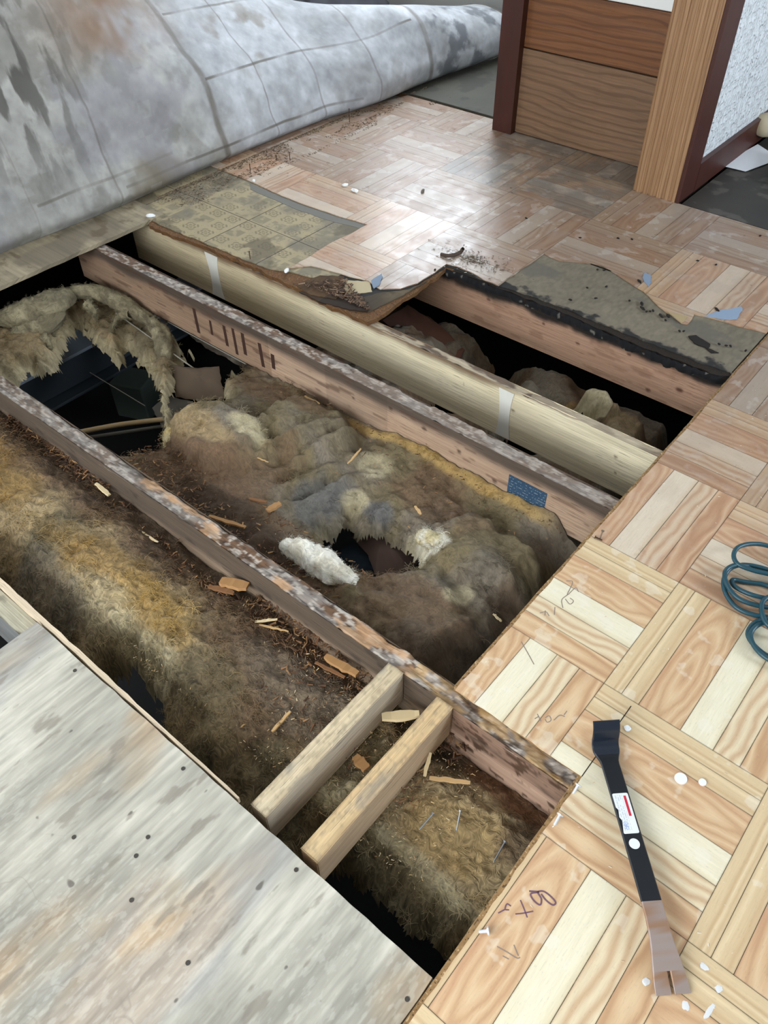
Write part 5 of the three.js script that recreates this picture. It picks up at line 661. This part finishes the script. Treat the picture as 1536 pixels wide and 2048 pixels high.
// ---------------------------------------------------------------- wood chips and slivers
const chipMats = [flat(0xc4a070, 0.9), flat(0xa57c50, 0.9), flat(0x7c5636, 0.95), flat(0xd8c39a, 0.85), flat(0x5e4028, 0.95)];
{
  // larger splinters that can be told apart
  const S = [ // [px a, px b, height, width, tone, label]
    [[-1.173,-0.125,-0.747], [-1.076,-0.120,-0.773], 0.012, 1, 'long reddish splinter against the near joist left of the white wadding'], [[-0.680,-0.100,-0.620], [-0.600,-0.095,-0.626], 0.020, 1, 'broad split splinter leaning on the foot of the near joist'], [[-0.686,-0.100,-0.597], [-0.618,-0.100,-0.608], 0.008, 2, 'thin dark splinter under the broad split one'],
    [[-0.850,-0.100,-0.591], [-0.817,-0.098,-0.623], 0.007, 3, 'pale splinter lying beside the near joist'], [[-0.838,-0.100,-0.591], [-0.779,-0.100,-0.617], 0.005, 0, 'thin pale sliver below the pale splinter'], [[-0.368,-0.105,-0.552], [-0.306,-0.100,-0.588], 0.009, 0, 'tan flat splinter right of the right short block'], [[-0.375,-0.100,-0.546], [-0.389,-0.085,-0.583], 0.008, 3, 'pale splinter standing against the right short block'], [[-0.647,-0.105,-0.438], [-0.647,-0.100,-0.488], 0.008, 0, 'long pale splinter left of the left short block'], [[-0.703,-0.110,-0.395], [-0.696,-0.108,-0.427], 0.004, 0, 'fine yellow sliver left of the long pale splinter'],
    [[-0.493,-0.100,-0.497], [-0.461,-0.100,-0.492], 0.022, 1, 'square brown chip between the two short blocks'], [[-1.075,-0.120,-0.842], [-1.067,-0.118,-0.879], 0.020, 1, 'leaf-shaped brown chip on the grey insulation'], [[-1.138,-0.120,-0.845], [-1.097,-0.120,-0.863], 0.010, 2, 'reddish chip left of the leaf-shaped chip'], [[-0.980,-0.095,-0.616], [-0.920,-0.090,-0.640], 0.030, 1, 'blocky broken chip of chipboard at the near joist'], [[-0.993,-0.100,-0.593], [-0.936,-0.098,-0.613], 0.014, 2, 'splintered brown piece under the blocky chip'],
    [[-1.038,-0.120,-1.089], [-1.049,-0.118,-1.151], 0.006, 0, 'pale sliver on the insulation below the yellow strip'], [[-1.248,-0.120,-0.958], [-1.195,-0.118,-0.965], 0.004, 0, 'fine pale sliver near the folded insulation'], [[-0.818,-0.125,-1.082], [-0.790,-0.125,-1.070], 0.008, 0, 'short pale sliver above the small torn hole'], [[-0.499,-0.140,-0.946], [-0.477,-0.150,-0.947], 0.006, 3, 'white sliver by the sawn floor edge in the middle bay'], [[-1.435,-0.090,-0.628], [-1.375,-0.088,-0.623], 0.012, 3, 'pale splinter wedged at the foot of the near joist'], [[-1.314,-0.120,-1.220], [-1.257,-0.118,-1.220], 0.008, 0, 'pale splinters at the foot of the middle joist'], [[-1.250,-0.120,-1.173], [-1.252,-0.118,-1.215], 0.006, 1, 'thin brown splinter beside the pale ones'],
    [[-1.242,-0.100,-0.601], [-1.177,-0.098,-0.604], 0.006, 3, 'pale sliver lying along the near joist on the left'], [[-0.498,-0.075,-0.577], [-0.449,-0.075,-0.625], 0.022, 3, 'grey-white curved offcut between the ends of the short blocks'],
  ];
  S.forEach(([a, b, w, k, lab], i) => { const A = new THREE.Vector3(...a), B = new THREE.Vector3(...b), L = A.distanceTo(B); const r = rng(1301 + i); const P = [], I = [], n = 8; for (let j = 0; j <= n; j++) { const t = j / n, ww = w / 2 * (0.35 + 0.65 * Math.sin(Math.PI * (0.15 + 0.7 * t)) + 0.25 * (r() - 0.5)), x = (t - 0.5) * L, h = Math.min(0.006, w * 0.3) * (0.7 + 0.5 * r()), o = (r() - 0.5) * 0.002; P.push(x, 0, -ww + o, x, h, -ww * 0.8 + o, x, h, ww * 0.8 + o, x, 0, ww + o); } for (let j = 0; j < n; j++) for (let q = 0; q < 4; q++) { const a0 = j * 4 + q, b0 = j * 4 + (q + 1) % 4; I.push(a0, b0, a0 + 4, b0, b0 + 4, a0 + 4); } I.push(0, 1, 2, 0, 2, 3); const o = n * 4; I.push(o, o + 2, o + 1, o, o + 3, o + 2);
    const gg = geom(P, null, null, I).toNonIndexed(); gg.computeVertexNormals(); const m = mesh('wood_splinter', gg, chipMats[k]); m.position.copy(A.clone().add(B).multiplyScalar(0.5)); m.position.y += 0.012; const d = B.clone().sub(A).normalize(); m.quaternion.setFromUnitVectors(new THREE.Vector3(1, 0, 0), d); tag(m, lab, 'splinter'); });
}
function litter(name, label, cat, n, seed, place, size, tones) {
  const geo = new THREE.BoxGeometry(1, 0.12, 0.2); const p = geo.attributes.position; for (let i = 0; i < p.count; i++) if (p.getX(i) > 0) p.setZ(i, p.getZ(i) * 0.4); const im = new THREE.InstancedMesh(geo, std({ roughness: 0.9 }), n); im.name = numbered(name); im.castShadow = im.receiveShadow = true; const r = rng(seed), m4 = new THREE.Matrix4(), q = new THREE.Quaternion(), c = new THREE.Color(); let k = 0;
  for (let t = 0; t < n * 20 && k < n; t++) { const w = place(r); if (!w) continue; const s = size(r); q.setFromEuler(new THREE.Euler((r() - 0.5) * 0.5, r() * 6.3, (r() - 0.5) * 0.5)); m4.compose(new THREE.Vector3(...w), q, new THREE.Vector3(s, s * (0.5 + r()), s * (0.5 + r()))); im.setMatrixAt(k, m4); c.setRGB(...mul3(tones[Math.floor(r() * tones.length)], 0.7 + 0.5 * r())); im.setColorAt(k, c); k++; }
  im.count = k; scene.add(im); im.userData.kind = 'stuff'; tag(im, label, cat); return im;
}
const chipTones = [lin([112, 78, 52]), lin([88, 62, 42]), lin([136, 98, 66]), lin([72, 50, 36]), lin([98, 66, 44]), lin([160, 124, 84])];
litter('wood_litter', 'brown litter of rotten wood chips along the near joist in the front gap', 'wood chips', 2600, 1401, r => { const x = -1.85 + 1.5 * r(), t = Math.pow(r(), 1.7); if (fbm(x * 6, t * 2, 3, 1403) < 0.40) return; return [x, -0.098 - 0.01 * ss(-1.4, -0.5, x) + 0.012 * r() + 0.012 * t, -0.648 + 0.17 * t]; }, r => 0.006 + 0.014 * r() * r(), chipTones);
litter('wood_litter', 'fine pale sawdust slivers on the insulation left of the short blocks', 'wood chips', 1500, 1405, r => [-1.02 + 0.75 * r(), -0.088 - 0.016 * r(), -0.62 + 0.24 * r()], r => 0.002 + 0.006 * r() * r(), [lin([220, 190, 140]), lin([196, 160, 112]), lin([232, 214, 176])]);
litter('wood_litter', 'brown litter of wood chips on the middle insulation behind the near joist', 'wood chips', 1900, 1407, r => { const x = -1.5 + 0.75 * r(), t = Math.pow(r(), 1.5); return [x, -0.125 + 0.012 * r(), -0.70 - 0.16 * t]; }, r => 0.005 + 0.013 * r() * r(), chipTones);
litter('wood_litter', 'scattered slivers on the insulation along the foot of the middle joist', 'wood chips', 500, 1409, r => [-1.45 + 0.95 * r(), -0.13 + 0.02 * r(), -1.25 + 0.25 * r() * r()], r => 0.003 + 0.009 * r() * r(), chipTones);
litter('floor_crumbs', 'white and tan crumbs and slivers sprinkled on the right-hand tiles', 'crumbs', 420, 1411, r => { const x = -0.40 + 0.7 * r(), z = -2.2 + 2.1 * r(); if (x < -0.15 && z > -0.70) return; return [x, 0.001, z]; }, r => 0.0022 + 0.006 * r() * r() * r(), [lin([236, 232, 220]), lin([236, 228, 206]), lin([206, 184, 146])]);
litter('floor_crumbs', 'dirt crumbs and shavings on the back tiles near the broken corner', 'crumbs', 700, 1413, r => { const a = r() * 6.28, d = r() * r(); const x = -1.28 + Math.cos(a) * 0.22 * d, z = -1.96 + Math.sin(a) * 0.10 * d; return [x, 0.002, z]; }, r => 0.004 + 0.010 * r() * r(), [lin([120, 104, 90]), lin([206, 200, 192]), lin([92, 76, 62])]);
litter('bark_litter', 'splintered brown fibres on the broken tongue of the back floor', 'wood chips', 420, 1417, r => { const a = [-1.610,-1.516], b = [-1.351,-1.539], c = [-1.522,-1.626]; const u = r(), v = r() * (1 - u); return [a[0] + (b[0] - a[0]) * u + (c[0] - a[0]) * v, 0.0015, a[1] + (b[1] - a[1]) * u + (c[1] - a[1]) * v]; }, r => 0.006 + 0.022 * r() * r(), [lin([112, 86, 66]), lin([84, 62, 48]), lin([140, 116, 92]), lin([66, 50, 40])]);
litter('floor_crumbs', 'dark dirt and grit along the foot of the flooring roll', 'crumbs', 5200, 1415, r => { const z = -1.62 - 1.5 * r(), t = Math.pow(r(), 2.0); if (fbm(z * 7, t * 3, 3, 1419) < 0.36 + 0.2 * t) return; return [-2.41 + 0.17 * t + 0.05 * ss(-2.6, -3.1, z), 0.001, z]; }, r => 0.003 + 0.009 * r() * r(), [lin([92, 74, 56]), lin([70, 58, 46]), lin([150, 130, 104])]);
// ---------------------------------------------------------------- pencil and pen writing on the tiles
function strokes(lines, w, mat, lab) { const parts = []; for (const pts of lines) { const P = [], I = []; const c = pts.length > 2 ? new THREE.CatmullRomCurve3(pts.map(p => new THREE.Vector3(p[0], 0, p[1]))) : new THREE.LineCurve3(new THREE.Vector3(pts[0][0], 0, pts[0][1]), new THREE.Vector3(pts[1][0], 0, pts[1][1])); const n = Math.max(4, pts.length * 5); for (let i = 0; i <= n; i++) { const p = c.getPoint(i / n), t = c.getTangent(i / n); const nx = -t.z * w / 2, nz = t.x * w / 2; P.push(p.x - nx, 0.0003, p.z - nz, p.x + nx, 0.0003, p.z + nz); if (i < n) { const a = i * 2; I.push(a, a + 1, a + 2, a + 1, a + 3, a + 2); } } parts.push(geom(P, null, null, I)); } const m = mesh('handwriting', mergeGeometries(parts), mat, fRight); m.userData.label = lab; }
const pencil = flat(0x8d7f76, 0.9), pen = flat(0x6e5260, 0.9);
strokes([[[-0.386,-1.019], [-0.376,-1.026], [-0.366,-0.989], [-0.362,-1.016], [-0.353,-1.010]], [[-0.366,-0.989], [-0.368,-0.972], [-0.356,-0.956]], [[-0.364,-0.978], [-0.350,-0.973], [-0.349,-0.984], [-0.358,-0.986]], [[-0.369,-0.948], [-0.360,-0.931]], [[-0.384,-0.917], [-0.376,-0.927], [-0.366,-0.922]], [[-0.379,-0.929], [-0.373,-0.918]]], 0.0017, pencil, 'grey pencilled figures upside down near the sawn edge');
strokes([[[-0.375,-0.838], [-0.355,-0.826], [-0.329,-0.810]]], 0.0017, pencil, 'short pencil stroke across a pale strip');
strokes([[[-0.268,-0.716], [-0.265,-0.725]], [[-0.270,-0.727], [-0.257,-0.719]], [[-0.255,-0.729], [-0.252,-0.737], [-0.245,-0.732], [-0.248,-0.724], [-0.254,-0.727]], [[-0.241,-0.735], [-0.238,-0.750], [-0.230,-0.753]], [[-0.233,-0.755], [-0.233,-0.765]]], 0.0017, pencil, 'faint pencilled figures on the tile by the near joist end');
strokes([[[-0.120,-0.467], [-0.108,-0.475], [-0.116,-0.465], [-0.107,-0.460], [-0.097,-0.461], [-0.100,-0.469], [-0.109,-0.474], [-0.104,-0.480], [-0.092,-0.481], [-0.081,-0.478], [-0.082,-0.473], [-0.094,-0.472], [-0.104,-0.475]]], 0.0026, pen, 'looped purple pen scribble');
strokes([[[-0.123,-0.448], [-0.112,-0.441], [-0.102,-0.434]], [[-0.118,-0.427], [-0.110,-0.435], [-0.100,-0.447]], [[-0.129,-0.432], [-0.135,-0.431], [-0.133,-0.423], [-0.128,-0.426]], [[-0.138,-0.412], [-0.133,-0.423]]], 0.002, pen, 'purple pen cross strokes');
strokes([[[-0.114,-0.374], [-0.099,-0.377], [-0.083,-0.380], [-0.081,-0.383]], [[-0.097,-0.391], [-0.084,-0.383]], [[-0.101,-0.369], [-0.092,-0.371]]], 0.0016, pencil, 'faint pencil ticks below the pen scribble');
renderer.render(scene, camera);
